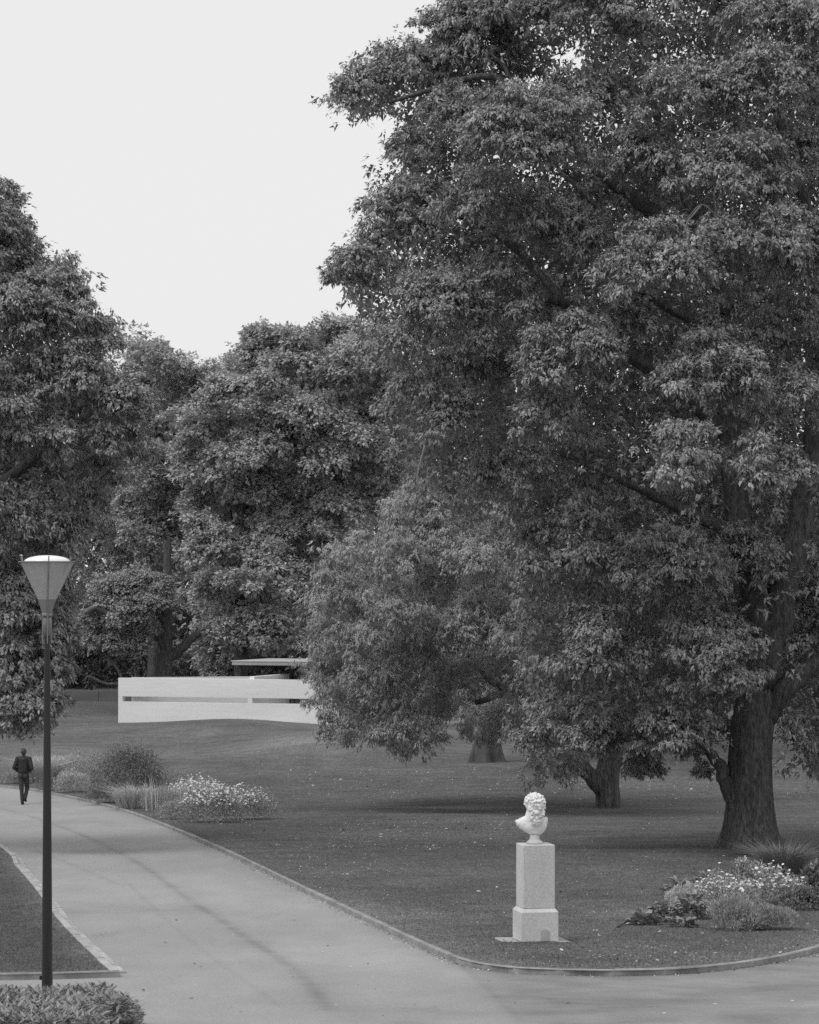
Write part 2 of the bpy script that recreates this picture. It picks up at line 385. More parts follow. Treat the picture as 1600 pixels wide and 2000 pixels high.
MB().box(6.83, 7.06, .002, .298, 1.05, 1.30).build('pier', M['concrete'], fw)
cw = tag(wall_root('cross_wall', 6.80, .302), 'narrow concrete cross wall ending against the back of the slotted wall', 'wall')
MB().box(0, .24, 0, 4.6, -.6, 2.33).build('panel', M['concrete'], cw, bevel=.006)
rw = tag(wall_root('rear_wall', 7.6, 4.9), 'shaded rear concrete wall of the pavilion under the round roof', 'wall')
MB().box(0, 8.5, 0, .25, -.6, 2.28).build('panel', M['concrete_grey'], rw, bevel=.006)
RC = P(453, 1291, 152.)
cr = tag(empty('pavilion_roof', (RC[0], RC[1], 0), WANG), 'flat metal pavilion roof on slim dark posts above the concrete walls', 'roof')
zr = RC[2]
MB().box(0, 11, 0, 5.0, zr-.20, zr-.02).build('roof_slab', M['soffit'], cr, bevel=.012)
MB().box(-.03, 11.03, -.03, 5.03, zr-.02, zr+.02).build('roof_sheet', M['metal_roof'], cr, bevel=.008)
MB().box(2.95, 9, 2.5, 4.5, zr+.02, zr+.12).build('roof_upstand', M['metal_roof'], cr, bevel=.01)
MB().box(.25, 10.6, .25, 4.7, zr-.26, zr-.20).build('ceiling_panel', M['post_dark'], cr)
for xx in (2.75, 2.98, 5.2, 8.4): MB().box(xx, xx+.05, .8, .85, -.4, zr-.25).build('post', M['post_dark'], cr)
mb = MB(); LWD = 178.0
lw = tag(empty('low_wall', (-20, LWD, 0)), 'long low shaded concrete retaining wall at the back of the lawn', 'wall')
for k in range(7): MB().box(-16+k*6.0, -16+k*6.0+5.985, 0, .3, -.6, .60+.01*(k % 2)).build('panel', M['concrete_shade'], lw, bevel=.01)

# ------------------------------------------------------------------ lamp post
LD = 29.0; lx = (92.3-800)*LD/F; lz = float(gz(lx, LD))
def lzz(py): return CAMZ-(py-HZ)*LD/F-lz
PX = LD/F
lamp = tag(empty('street_lamp', (lx, LD, lz)), 'tall dark lamp post with an upturned frosted cone lantern and white domed lid', 'street lamp')
MB().lathe([(.058, -.2), (.0525, 0), (.0525, .2), (.047, .9), (.026, lzz(1240)), (.026, lzz(1215))], 24).build('pole', M['lamp_pole'], lamp, True)
MB().box(-.072, -.045, -.012, .012, .22, .26).build('pole_bracket', M['lamp_pole'], lamp, bevel=.003)
MB().lathe([(.037, lzz(1242)), (.037, lzz(1210)), (.030, lzz(1205))], 24).build('sleeve', M['lamp_metal'], lamp, True)
for a in (160, 280, 40):
    MB().lathe([(.008, lzz(1218.5)), (.008, lzz(1217))], 8, (.036*math.cos(math.radians(a+30)), .036*math.sin(math.radians(a+30)), 0)).build('screw', M['lamp_metal'], lamp)
MB().lathe([(.046, lzz(1204)), (.049, lzz(1203)), (.049, lzz(1198)), (.045, lzz(1197))], 32).build('collar', M['lamp_metal'], lamp, True)
def cone_mat(name, v0, dirt):
    m, t, b, o = new_mat(name)
    f = rng_map(t, noise(t, 4, 4, (1, 1, .4)), .3, .7, .85, 1.1); f2 = rng_map(t, noise(t, 60, 2), .3, .7, .94, 1.05)
    vv = mth(t, 'MULTIPLY', mth(t, 'MULTIPLY', f, f2), v0)
    if dirt:       # streaks of grime beside the ribs
        at = nd(t, 'ShaderNodeAttribute', attribute_name='grime')
        gg = mth(t, 'MULTIPLY', at.outputs['Fac'], rng_map(t, noise(t, 26, 4, (1, 1, .35)), .38, .62, 0, 1)); vv = mth(t, 'MULTIPLY', vv, mth(t, 'SUBTRACT', 1, gg))
    t.links.new(vv, b.inputs['Base Color']); b.inputs['Roughness'].default_value = .35
    tr = t.nodes.new('ShaderNodeBsdfTranslucent'); t.links.new(vv, tr.inputs[0]); mix = t.nodes.new('ShaderNodeMixShader'); mix.inputs[0].default_value = .35
    t.links.new(b.outputs[0], mix.inputs[1]); t.links.new(tr.outputs[0], mix.inputs[2]); t.links.new(mix.outputs[0], o.inputs[0]); return m
R0, R1, R2 = .043, .087, .253; z0, z1, z2 = lzz(1197), lzz(1170.5), lzz(1098)
n = 96; rings = 14; V = []; gr = []
for i in range(rings+1):
    f = i/rings; r = R1+(R2-R1)*f; z = z1+(z2-z1)*f
    for k in range(n):
        a = 360*k/n; V.append((r*math.cos(math.radians(a)), r*math.sin(math.radians(a)), z))
        da = min(abs((a-q+180) % 360-180) for q in (160, 280, 40)); db = min(abs((a-q+180) % 360-180) for q in (326,))
        gr.append(.75*math.exp(-(da*r/.02)**2)*min(1, f*1.3)+.35*math.exp(-(db/5)**2)*f)
Tq = []
for i in range(rings):
    for k in range(n): a, b = i*n+k, i*n+(k+1) % n; Tq.append((a, b, b+n, a+n))
link('diffuser', mesh_np('diffuser', V, Tq, cone_mat('frosted_cone', .62, True), {'grime': gr}, True), lamp)
MB().lathe([(R0, z0), (R1, z1)], 64, cap=False).build('lower_cone', cone_mat('grey_cone', .34, False), lamp, True)
MB().lathe([(R2-.004, lzz(1098.5)), (.272, lzz(1098)), (.272, lzz(1096.3)), (.215, lzz(1096))], 64, cap=False).build('rim', M['lamp_metal'], lamp, True)
MB().lathe([(.215, lzz(1096.5))]+[(.215*math.cos(t_), lzz(1096.5)+.058*math.sin(t_)) for t_ in np.linspace(0, math.pi/2*.985, 12)], 64).build('lid', M['lamp_white'], lamp, True)
for a in (160, 280, 40):
    r_ = math.radians(a); c, s_ = math.cos(r_), math.sin(r_); tx, ty = -s_*.005, c*.005
    prof = [(.040, lzz(1256)), (.054, lzz(1257)), (.050, lzz(1204)), (.052, lzz(1197)), (.097, z1), (.266, z2), (.282, lzz(1087)), (.262, lzz(1086)), (.250, z2), (.083, z1), (.040, z0), (.034, lzz(1206)), (.034, lzz(1240))]
    V = [(r*c+tx, r*s_+ty, z) for r, z in prof]+[(r*c-tx, r*s_-ty, z) for r, z in prof]; m_ = len(prof)
    # strip of quads between the outer and inner edge
    outer = [1, 2, 3, 4, 5, 6]; inner = [0, 12, 11, 10, 9, 8]; Fc = []
    mb = MB(); base = []
    pr = [(prof[o1], prof[i1]) for o1, i1 in ((1, 0), (2, 12), (2, 11), (3, 10), (4, 9), (5, 8), (6, 7))]
    V = []
    for (ro, zo), (ri, zi) in pr:
        V += [(ro*c+tx, ro*s_+ty, zo), (ro*c-tx, ro*s_-ty, zo), (ri*c-tx, ri*s_-ty, zi), (ri*c+tx, ri*s_+ty, zi)]
    for i in range(len(pr)-1):
        for k in range(4): Fc.append((i*4+k, i*4+(k+1) % 4, i*4+4+(k+1) % 4, i*4+4+k))
    Fc += [(3, 2, 1, 0), tuple(range(4*len(pr)-4, 4*len(pr)))]
    mb.add(V, Fc).build('rib', M['lamp_metal'], lamp)

# ------------------------------------------------------------------ plinth and bust
BD = 39.0; bx = (1046-800)*BD/F; bz = float(gz(bx, BD)); PA = math.radians(11)
slab = MB().box(-.44, .40, -.33, .36, -.10, .012).build('paving_slab', M['kerb_light'], None, bevel=.006, loc=(bx-.01, BD, bz))
slab.rotation_euler = (0, 0, PA); tag(slab, 'flat stone slab set in the grass under the granite plinth', 'slab')
pl = tag(empty('plinth', (bx, BD, bz+.016), PA), 'speckled pale granite plinth standing on a slab in the grass', 'plinth')
mb = MB(); h = .2415
prof = [(h, 0), (h, .37), (.206, .412)]
V = []
for r, z in prof: V += [(-r, -r, z), (r, -r, z), (r, r, z), (-r, r, z)]
Fc = [(3, 2, 1, 0), (8, 9, 10, 11)]+[(i*4+k, i*4+(k+1) % 4, i*4+4+(k+1) % 4, i*4+4+k) for i in range(2) for k in range(4)]
mb.add(V, Fc).build('base_block', M['granite'], pl, bevel=.005)
MB().box(-.2045, .2045, -.2045, .2045, .415, 1.215).build('shaft', M['granite'], pl, bevel=.006)
# damp arched patch on the base block
arc = [(-.035+.0, .002)]+[(.07+.058*math.cos(t_)*1.0, .12+.05*math.sin(t_)) for t_ in np.linspace(math.pi, 0, 9)]+[(.128, .002), (.012, .002)]
arc = [(.008, .0)]+[(.07+.060*math.cos(t_), .105+.045*math.sin(t_)+.004*math.sin(9*t_)) for t_ in np.linspace(math.pi, 0, 13)]+[(.134, .0)]
mb = MB(); k = len(arc); mb.add([(x, -h-.0015, z+.004) for x, z in arc]+[(x, -h+.002, z+.004) for x, z in arc], [tuple(range(k))]+[(i, (i+1) % k, k+(i+1) % k, k+i) for i in range(k)])
mb.build('patch', M['granite_damp'], pl)
TOPZ = bz+.016+1.215

def ico(sub=2):
    import bmesh
    bm = bmesh.new(); bmesh.ops.create_icosphere(bm, subdivisions=sub, radius=1); V = np.array([v.co[:] for v in bm.verts]); T = np.array([[v.index for v in f.verts] for f in bm.faces]); bm.free(); return V, T
ICO2 = ico(2); ICO3 = ico(3)
def blob_mesh(name, balls, mat, voxel, smooth=2, factor=.5, fine=False):
    """one continuous skin round overlapping balls: (x,y,z,r) or (x,y,z,(rx,ry,rz))"""
    Vs = []; Ts = []; n_ = 0
    for b in balls:
        v, t = ICO3 if np.max(b[3]) > .035 and fine else ICO2; r = np.array(b[3]) if not np.isscalar(b[3]) else np.full(3, b[3])
        R = b[4] if len(b) > 4 else np.eye(3)
        Vs.append((v*r)@R.T+np.array(b[:3])); Ts.append(t+n_); n_ += len(v)
    me = mesh_np(name, np.vstack(Vs), np.vstack(Ts), None)
    o = bpy.data.objects.new(name, me); col.objects.link(o)
    m = o.modifiers.new('r', 'REMESH'); m.mode = 'VOXEL'; m.voxel_size = voxel; m.use_smooth_shade = True
    if smooth: m2 = o.modifiers.new('s', 'SMOOTH'); m2.iterations = smooth; m2.factor = factor
    dg = bpy.context.evaluated_depsgraph_get(); new = bpy.data.meshes.new_from_object(o.evaluated_get(dg))
    bpy.data.objects.remove(o); bpy.data.meshes.remove(me); new.name = name; new.materials.clear(); new.materials.append(mat)
    for p in new.polygons: p.use_smooth = True
    return new
def capsule(a, b, ra, rb, n=6):
    a, b = np.array(a, float), np.array(b, float); return [(*(a+(b-a)*t), ra+(rb-ra)*t) for t in np.linspace(0, 1, n*3)]

def make_bust():
    root = tag(empty('bust', (bx-.01, BD, TOPZ)), 'white marble bust of a bearded man with curly hair atop the granite plinth', 'statue')
    MB().lathe([(.100, 0), (.106, .008), (.106, .022), (.092, .034), (.075, .048), (.066, .058), (.066, .062), (.062, .064), (.062, .112)], 40).build('socle', M['socle'], root, True)
    B = []
    # cut chest and shoulders, outline inflated to a rounded breast
    poly = np.array([(-.245, .285), (-.225, .235), (-.18, .19), (-.11, .148), (-.04, .112), (.02, .102), (.07, .112), (.12, .15), (.152, .205), (.166, .26), (.168, .31), (.150, .335), (.10, .325), (.06, .33), (-.02, .42), (-.055, .44), (-.085, .385), (-.13, .345)])
    for x in np.arange(-.25, .18, .009):
        for z in np.arange(.09, .46, .009):
            ins = False; j = len(poly)-1
            for i in range(len(poly)):
                if (poly[i, 1] > z) != (poly[j, 1] > z) and x < (poly[j, 0]-poly[i, 0])*(z-poly[i, 1])/(poly[j, 1]-poly[i, 1])+poly[i, 0]: ins = not ins
                j = i
            if not ins: continue
            d = float(seg_dist(np.array([x]), np.array([z]), np.vstack([poly, poly[:1]]))[0])
            r = min(d, .055); yb = .45*(x+.03)**2/.25
            B.append((x, yb+.012, z, (max(r, .008), .030+.055*(1-math.exp(-d/.035)), max(r, .008))))
    B += [(-.03, -.022, .225, (.11, .055, .085)), (.06, -.024, .225, (.09, .055, .085))]
    B += capsule((-.04, .02, .30), (.0, .01, .46), .095, .088, 8)                       # neck
    yaw = math.radians(50); tilt = math.radians(15)
    f = np.array([math.sin(yaw)*math.cos(tilt), -math.cos(yaw)*math.cos(tilt), -math.sin(tilt)]); s_ = norm(np.cross(f, [0, 0, 1.])); u = np.cross(s_, f)
    R = np.stack([s_, f, u], 1); C = np.array([.012, -.045, .478]); HS = 1.36
    def E(a, b, c, r): B.append((*(C+R@np.array([a, b, c])*HS), np.array(r)*HS if not np.isscalar(r) else r*HS, R))      # right, forward, up
    E(0, -.012, .018, (.080, .104, .094)); E(0, .030, -.045, (.062, .060, .085)); E(0, .060, .026, (.060, .030, .034))   # skull, face, forehead
    for q in (-1, 1):
        E(q*.028, .079, .006, (.026, .013, .010)); E(q*.044, .060, -.040, (.026, .026, .024)); E(q*.080, -.008, -.022, (.010, .020, .028)); E(q*.031, .074, -.013, (.013, .010, .007))
    for t_ in np.linspace(0, 1, 14): E(0, .086+.024*t_, .000-.050*t_, (.010+.004*t_, .012, .010))
    E(.012, .094, -.052, .008); E(-.012, .094, -.052, .008)
    E(0, .088, -.084, (.020, .010, .006))                                              # lower lip
    for q in (-1, 1):
        for t_ in np.linspace(0, 1, 5): E(q*(.005+.038*t_), .094-.020*t_, -.068-.026*t_*t_, (.012, .011, .009))
    r_ = np.random.default_rng(3)
    for i in range(210):                                                                # hair: curls over the cap of the skull
        zc = 1-2*(i+.5)/210; ph = i*2.39996; d = np.array([math.cos(ph)*math.sqrt(1-zc*zc), math.sin(ph)*math.sqrt(1-zc*zc), zc])
        if d[2] < -.10+.60*max(0, d[1])**1.3-.30*max(0, -d[1])+r_.normal()*.05: continue
        d = norm(d+r_.normal(size=3)*.07); p = d*np.array([.083, .106, .097])*(1+r_.normal()*.03)+np.array([0, -.012, .020]); E(*p, r_.uniform(.0095, .0145))
    for q in (-1, 1):                                                                   # whiskers down the cheek
        for i in range(34): E(q*(.066+r_.normal()*.006), .012+r_.uniform(-.016, .032), r_.uniform(-.115, -.02), r_.uniform(.008, .0125))
    E(0, .050, -.125, (.048, .046, .050)); E(0, .030, -.095, (.060, .05, .045))
    for i in range(130):                                                                # full curly beard
        zc = 1-2*(i+.5)/130; ph = i*2.39996; d = np.array([math.cos(ph)*math.sqrt(1-zc*zc), math.sin(ph)*math.sqrt(1-zc*zc), zc])
        if d[1] < -.3 or (d[2] > .45 and abs(d[0]) < .6): continue
        d = norm(d+r_.normal(size=3)*.10)
        E(d[0]*.060*(1.0+.1*d[2]), .040+d[1]*.058, -.118+d[2]*.060, r_.uniform(.009, .0145))
    link('figure', blob_mesh('figure', B, M['marble'], .0038, 2, .3, True), root)
make_bust()

# ------------------------------------------------------------------ walking person seen from behind
def make_person():
    g0 = P(46, 1567, 95.); px_, py_ = g0[0], 95.; pz = float(gz(px_, py_))-STEP
    root = tag(empty('person', (px_, py_, pz), math.radians(-4)), 'person in dark jacket and trousers walking away along the path, hands in pockets', 'person')
    hipL, hipR = (-.09, 0, .90), (.09, 0, .90); kL, kR = (-.055, -.02, .49), (.085, .16, .50); aL, aR = (-.03, -.03, .09), (.05, .02, .20)
    shL, shR = (-.185, 0, 1.42), (.185, 0, 1.42); eL, eR = (-.275, -.09, 1.15), (.275, -.09, 1.13); wL, wR = (-.185, .13, 1.02), (.185, .13, 1.02)
    body = []
    body += capsule((0, .01, .95), (0, .01, 1.36), .085, .085, 8)+capsule(shL, shR, .055, .055, 8)+capsule((0, .01, 1.42), (0, .03, 1.56), .058, .054, 5)
    body += [(0, .035, 1.635, (.076, .094, .105)), (0, .055, 1.585, (.055, .07, .06)), (0, .13, 1.615, (.013, .018, .02)), (-.079, .03, 1.615, (.012, .022, .032)), (.079, .03, 1.615, (.012, .022, .032))]
    for sh, e, w_ in ((shL, eL, wL), (shR, eR, wR)): body += capsule(sh, e, .052, .042, 8)+capsule(e, w_, .042, .029, 8)
    for sg, w_ in ((1, wL), (-1, wR)):
        w_ = np.array(w_); palm = w_+np.array([sg*.05, .05, -.02]); body += capsule(w_, palm, .028, .034, 5)
        for k, ln in enumerate((.062, .072, .068, .052)):
            st_ = palm+np.array([sg*.015, .012, .026-.018*k]); body += capsule(st_, st_+np.array([sg*.6, .35, -.45])*ln, .0095, .008, 5)
        body += capsule(palm+np.array([0, 0, .03]), palm+np.array([sg*.03, .035, .045]), .011, .009, 4)
    for hp, kn, an in ((hipL, kL, aL), (hipR, kR, aR)): body += capsule(hp, kn, .07, .05, 8)+capsule(kn, an, .052, .038, 8)
    link('body', blob_mesh('body', body, M['skin'], .0075, 1), root)
    j = capsule((0, 0, 1.00), (0, -.01, 1.12), .155, .162, 5)
    j = [(x, y, z, (r*1.12, r*.78, r)) for x, y, z, r in j]
    for t_ in np.linspace(0, 1, 26): j.append((0, -.01+.01*t_, 1.04+.34*t_, (.172+.02*math.sin(t_*3), .14, .10)))
    j += capsule((-.165, 0, 1.425), (.165, 0, 1.425), .072, .072, 8)+capsule((0, .0, 1.44), (0, .015, 1.50), .085, .066, 4)
    for sh, e, w_ in ((shL, eL, wL), (shR, eR, wR)): j += capsule(sh, e, .076, .066, 9)+capsule(e, w_, .066, .05, 8)
    j += [(0, 0, .965, (.165, .12, .03)), (0, 0, .985, (.168, .122, .03))]
    link('jacket', blob_mesh('jacket', j, M['jacket'], .011, 2), root)
    t_ = [(0, 0, .95, (.155, .125, .07)), (-.07, -.02, .88, (.09, .11, .09)), (.07, -.02, .88, (.09, .11, .09))]
    for hp, kn, an in ((hipL, kL, aL), (hipR, kR, aR)): t_ += capsule(hp, kn, .094, .072, 9)+capsule(kn, an, .068, .058, 9)
    link('trousers', blob_mesh('trousers', t_, M['trousers'], .010, 1), root)
    hr = [(0, .015, 1.65, (.092, .102, .102)), (0, -.02, 1.60, (.075, .06, .07))]
    rr = np.random.default_rng(5)
    for i in range(60):
        d = norm(rr.normal(size=3)); 
        if d[1] > .45 and d[2] < .4: continue
        hr.append((d[0]*.084, .012+d[1]*.096, 1.645+d[2]*.098, .016))
    link('hair', blob_mesh('hair', hr, M['hair'], .008, 1), root)
    for (ax, ay, az), tip in ((aL, 0), (aR, -.35)):
        R = np.array(Matrix.Rotation(tip, 3, 'X')); s_ = []
        for q, r in (((0, -.035, -.045), (.04, .045, .042)), ((0, .03, -.05), (.043, .06, .036)), ((0, .11, -.06), (.045, .07, .028)), ((0, .04, -.078), (.042, .13, .012))):
            s_.append((*(np.array((ax, ay, az))+R@np.array(q)), r, R))
        link('shoe', blob_mesh('shoe', s_, M['shoe'], .008, 1), root)
make_person()

# ------------------------------------------------------------------ foliage
def leaf_mesh(name, pos, d, nr, ln, wd, tone, mat, fold=.25, sag=.12, simple=None):
    """a folded leaf of two triangles for each point"""
    d = norm(d); side = norm(np.cross(d, nr)); up = np.cross(side, d); ln = ln[:, None]; wd = wd[:, None]
    tip = pos+d*ln; tip[:, 2] -= sag*ln[:, 0]; mid = pos+d*ln*.45
    l = mid+side*wd*.5-up*wd*fold*.5; r = mid-side*wd*.5-up*wd*fold*.5
    if simple is not None:              # the smallest and hidden leaves are single triangles
        q = np.where(simple)[0]; m = np.where(~simple)[0]; k = len(q); sh = (mid-pos)*.55
        V = np.concatenate([np.stack([(l-sh)[q], (r-sh)[q], tip[q]], 1).reshape(-1, 3), np.stack([pos, l, tip, r], 1)[m].reshape(-1, 3)]); b = 3*k+np.arange(len(m))[:, None]*4
        T = np.concatenate([np.arange(3*k).reshape(-1, 3), np.concatenate([b+np.array([0, 1, 2]), b+np.array([0, 2, 3])], 1).reshape(-1, 3)])
        return mesh_np(name, V, T, mat, {'tone': np.concatenate([np.repeat(tone[q], 3), np.repeat(tone[m], 4)])})
    N = len(pos); V = np.stack([pos, l, tip, r], 1).reshape(-1, 3); b = np.arange(N)[:, None]*4
    T = np.concatenate([b+np.array([0, 1, 2]), b+np.array([0, 2, 3])], 1).reshape(-1, 3)
    return mesh_np(name, V, T, mat, {'tone': np.repeat(tone, 4)})
def unit(n, r): return norm(r.normal(size=(n, 3)))
def in_poly(x, y, poly):
    ins = np.zeros(x.shape, bool); j = len(poly)-1
    for i in range(len(poly)):
        a, b = poly[i], poly[j]
        c = (a[1] > y) != (b[1] > y); ins ^= c & (x < (b[0]-a[0])*(y-a[1])/(b[1]-a[1]+1e-12)+a[0]); j = i
    return ins
def lobes_from_outline(poly, D0, T, rl, spacing, seed, back=True, rvar=.35):
    """foliage masses (x, y, z, r) filling a crown's outline, bulging towards and away from the viewer"""
    r = np.random.default_rng(seed); poly = np.array(poly, float); lo, hi = poly.min(0), poly.max(0); pts = []
    cand = r.uniform(lo, hi, size=(9000, 2)); cl = np.vstack([poly, poly[:1]])
    ok = in_poly(cand[:, 0], cand[:, 1], poly); cand = cand[ok]; dist = seg_dist(cand[:, 0], cand[:, 1], cl)
    out_ = []
    for (x, y), d in zip(cand, dist):
        if d < rl*.42: continue
        rr = min(rl*(1+r.uniform(-rvar, rvar)), max(d*1.02, rl*.42))
        if any((x-a)**2+(y-b)**2 < (spacing*.5*(rr+q)/rl)**2*1.0 for a, b, q, _ in pts): continue
        pts.append((x, y, rr, d))
    dm = max(p[3] for p in pts)
    for x, y, rr, d in pts:
        t = min(1, d/(dm*.8)); dep = T*math.sqrt(max(0, 1-(1-t)**2))
        D = D0-dep*r.uniform(.65, 1.05)+r.normal()*.08*T; c = P(x, y, D); out_.append((*c, rr*D/F, 0))
        if back:
            D = D0+dep*r.uniform(.3, 1.0); c = P(x+r.normal()*12, y+r.normal()*12, D); out_.append((*c, rr*1.1*D/F, 1))
    out_ = np.array(out_); qx = out_[:, 0]*F/out_[:, 1]+800; rr = out_[:, 3]*F/out_[:, 1]; out_[(qx+rr < -20) | (qx-rr > 1620), 4] = 1      # beyond the picture's edge: larger, fewer leaves
    return out_
def burst(masses, seed, n=11, k=.44):
    """split each large rounded mass into smaller ones over its top and the side towards the viewer, leaving its underside bare"""
    r = np.random.default_rng(seed); o = []
    for x, y, z, Rm, bk in masses:
        if bk: o.append((x, y, z, Rm, bk)); continue
        d = unit(n*5, r); d = d[(d[:, 2] > -.42) & (d[:, 1] < .45)]; pick = []
        for v in d:
            if all(v@w_ < .78 for w_ in pick): pick.append(v)
            if len(pick) >= n: break
        for v in pick: o.append((x+v[0]*Rm*.66, y+v[1]*Rm*.7, z+v[2]*Rm*.62, Rm*k*r.uniform(.8, 1.15), 0))
        o.append((x, y+.2*Rm, z, Rm*.6, 1))
    o = np.array(o); qx = o[:, 0]*F/o[:, 1]+800; o[(qx < -60) | (qx > 1660), 4] = 1
    return o
def crown(name, lobes, n_leaves, ll, aspect, mat, parent, seed, droop=.8, sub=13, rs=(.32, .52), per=6, flat=.75, back_scale=1.5, spread=1.0, base=None, tone_var=.2, core=None, inset=38, holes=(), far=True):
    """many leaves in sprays on small clumps on the larger masses of a crown; masses on the far side use larger, fewer leaves"""
    r = np.random.default_rng(seed); P_, D_, N_, L_, T_ = [], [], [], [], []; nfront = 0
    fr = lobes[lobes[:, 4] == 0]; bk = lobes[lobes[:, 4] == 1]
    wts = fr[:, 3]**2; tot = wts.sum()
    for grp, nl, sz, isb in ((fr, n_leaves*(.78 if len(bk) else 1), 1.0, False), (bk, n_leaves*.22, back_scale, True)):
        if len(grp) == 0: continue
        ws = grp[:, 3]**2; ws = ws/ws.sum()
        for (x, y, z, R, _), wt in zip(grp, ws):
            ns = max(5, int(sub*r.uniform(.8, 1.2))); d = unit(ns*3, r)
            if not isb: d[:, 1] = np.where((d[:, 1] > .25) & (r.random(len(d)) < .75), -d[:, 1], d[:, 1])
            d = d[d[:, 2] > -.55][:ns]; ns = len(d)
            sc_ = np.array([x, y, z])+d*R*r.uniform(.55, .95, (ns, 1))*np.array([1, 1, .88]); srr = R*r.uniform(rs[0], rs[1], ns); ct = r.uniform(.82, 1.2, ns)
            nsp = max(1, int(nl*wt/ns/per)); k = ns*nsp
            sd_ = unit(k, r); sd_[:, 2] = np.where((sd_[:, 2] < -.1) & (r.random(k) < .7), -sd_[:, 2], sd_[:, 2])
            ci = np.repeat(np.arange(ns), nsp); sp = sc_[ci]+sd_*srr[ci][:, None]*r.uniform(.45, 1.05, (k, 1))*np.array([1, 1, flat])
            st_ = ct[ci]*r.uniform(.88, 1.14, k); oh = norm(sd_*np.array([1, 1, .35])+.4*d[ci]); sdir = norm(oh*.8+np.array([0, 0, -1])*droop*r.uniform(.2, 1.1, (k, 1)))
            li = np.repeat(np.arange(k), per); m = len(li); j = r.uniform(0, 1, (m, 1))
            P_.append(sp[li]+sdir[li]*ll*sz*1.3*j+r.normal(size=(m, 3))*ll*.25*sz)
            dd = norm(sdir[li]*.9+r.normal(size=(m, 3))*.55*spread+np.array([0, 0, -.25*droop])); D_.append(dd)
            if not isb and not far: nfront += m
            N_.append(norm(oh[li]*.55+np.array([0, 0, .75])+r.normal(size=(m, 3))*.27)); L_.append(ll*sz*r.uniform(.7, 1.25, m)); T_.append(st_[li]*r.uniform(1-tone_var, 1+tone_var, m))
    if core:                    # larger filler leaves added to block sky, the inside's shade put into their tone
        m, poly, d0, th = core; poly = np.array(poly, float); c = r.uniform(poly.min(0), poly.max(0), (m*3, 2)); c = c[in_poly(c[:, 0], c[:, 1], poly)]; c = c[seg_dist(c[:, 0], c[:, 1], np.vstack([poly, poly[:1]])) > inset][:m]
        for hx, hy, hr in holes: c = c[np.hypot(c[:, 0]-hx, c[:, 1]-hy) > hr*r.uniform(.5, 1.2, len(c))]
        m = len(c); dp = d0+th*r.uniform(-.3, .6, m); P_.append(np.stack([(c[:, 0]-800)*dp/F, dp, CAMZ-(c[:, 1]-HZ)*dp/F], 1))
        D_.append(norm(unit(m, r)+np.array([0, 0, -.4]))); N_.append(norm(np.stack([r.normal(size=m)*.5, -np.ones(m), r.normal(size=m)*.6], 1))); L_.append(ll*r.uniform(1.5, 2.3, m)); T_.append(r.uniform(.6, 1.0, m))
    P_, D_, N_, L_, T_ = (np.concatenate(q) for q in (P_, D_, N_, L_, T_))
    if base is not None: P_ = P_-np.asarray(base)
    return tag(link(name, leaf_mesh(name, P_, D_, N_, L_, L_*aspect, T_, mat, simple=np.arange(len(P_)) >= nfront), parent), kind='stuff')
def trunk_mesh(name, path, rad, mat, flare=.6, flute=.12, nlob=7, n=56, seed=0, hz=.9):
    """tapering fluted trunk that spreads into roots"""
    r = np.random.default_rng(seed); P_ = catmull(path, 14); q = np.linspace(0, 1, len(path)); R_ = np.interp(np.linspace(0, 1, len(P_)), q, rad)
    ph = r.uniform(0, 6.28, 4); V = []; th = np.linspace(0, 2*math.pi, n, endpoint=False)
    for i, p in enumerate(P_):
        zz = p[2]-P_[0][2]; f = math.exp(-max(zz, 0)/hz*2.2)
        prof = 1+flute*(.5+f)*np.cos(nlob*th+ph[0]+zz*.25)+.6*flute*np.cos((nlob-3)*th+ph[1]-zz*.2)+flare*f*(1+.5*np.cos(5*th+ph[2]))+r.normal(size=n)*.008
        V.append(np.stack([p[0]+R_[i]*prof*np.cos(th), p[1]+R_[i]*prof*np.sin(th), np.full(n, p[2])], 1))
    V = np.vstack(V); i = np.arange((len(P_)-1)*n); a = i; b = (i//n)*n+(i+1) % n
    return mesh_np(name, V, np.stack([a, b, b+n, a+n], 1), mat, None, True)
def limb(parent, pts, r0, r1, mat, base, seed=0, name='limb'):
    path = catmull(np.array(pts)-np.asarray(base), 6); rr = np.linspace(r0, r1, len(path)); r_ = np.random.default_rng(seed)
    path[1:-1] += r_.normal(size=(len(path)-2, 3))*r0*.07
    return MB().tube(path, rr, 9, .05, seed).build(name, mat, parent, True)

# --- the large tree on the right
BASE = gp(1466, 1655); B64 = BASE[1]
big = tag(empty('camphor_tree', tuple(BASE)), 'huge spreading evergreen tree with a thick ridged trunk behind the flower bed', 'tree', 'park trees')
def rel(px, py, D): return P(px, py, D)-BASE
zb = BASE[2]
tp = [np.array([0, 0, -.25]), rel(1466, 1640, B64), rel(1464, 1560, B64), rel(1464, 1480, B64), rel(1470, 1410, B64), rel(1482, 1330, B64+.1)]
tp[1][1] = 0
link('trunk', trunk_mesh('trunk', tp, [.47, .50, .47, .45, .44, .40], M['bark'], .62, .06, 7, 72, 3, 1.0), big)
top = P(1482, 1340, B64); fork = P(1470, 1430, B64)
def LB(pts, r0, r1, sd, mat='bark', par=big, base=BASE, name='limb'): return limb(par, [np.array(p) for p in pts], r0, r1, M[mat], base, sd, name)
LB([P(1452, 1600, B64-.1), P(1425, 1545, B64-.15), P(1404, 1495, B64-.2), P(1360, 1440, B64-.3), P(1280, 1380, B64-.5)], .22, .05, 1)
LB([P(1490, 1400, B64), P(1540, 1340, B64), P(1610, 1285, B64+.4), P(1720, 1200, B64+.8)], .30, .14, 2)
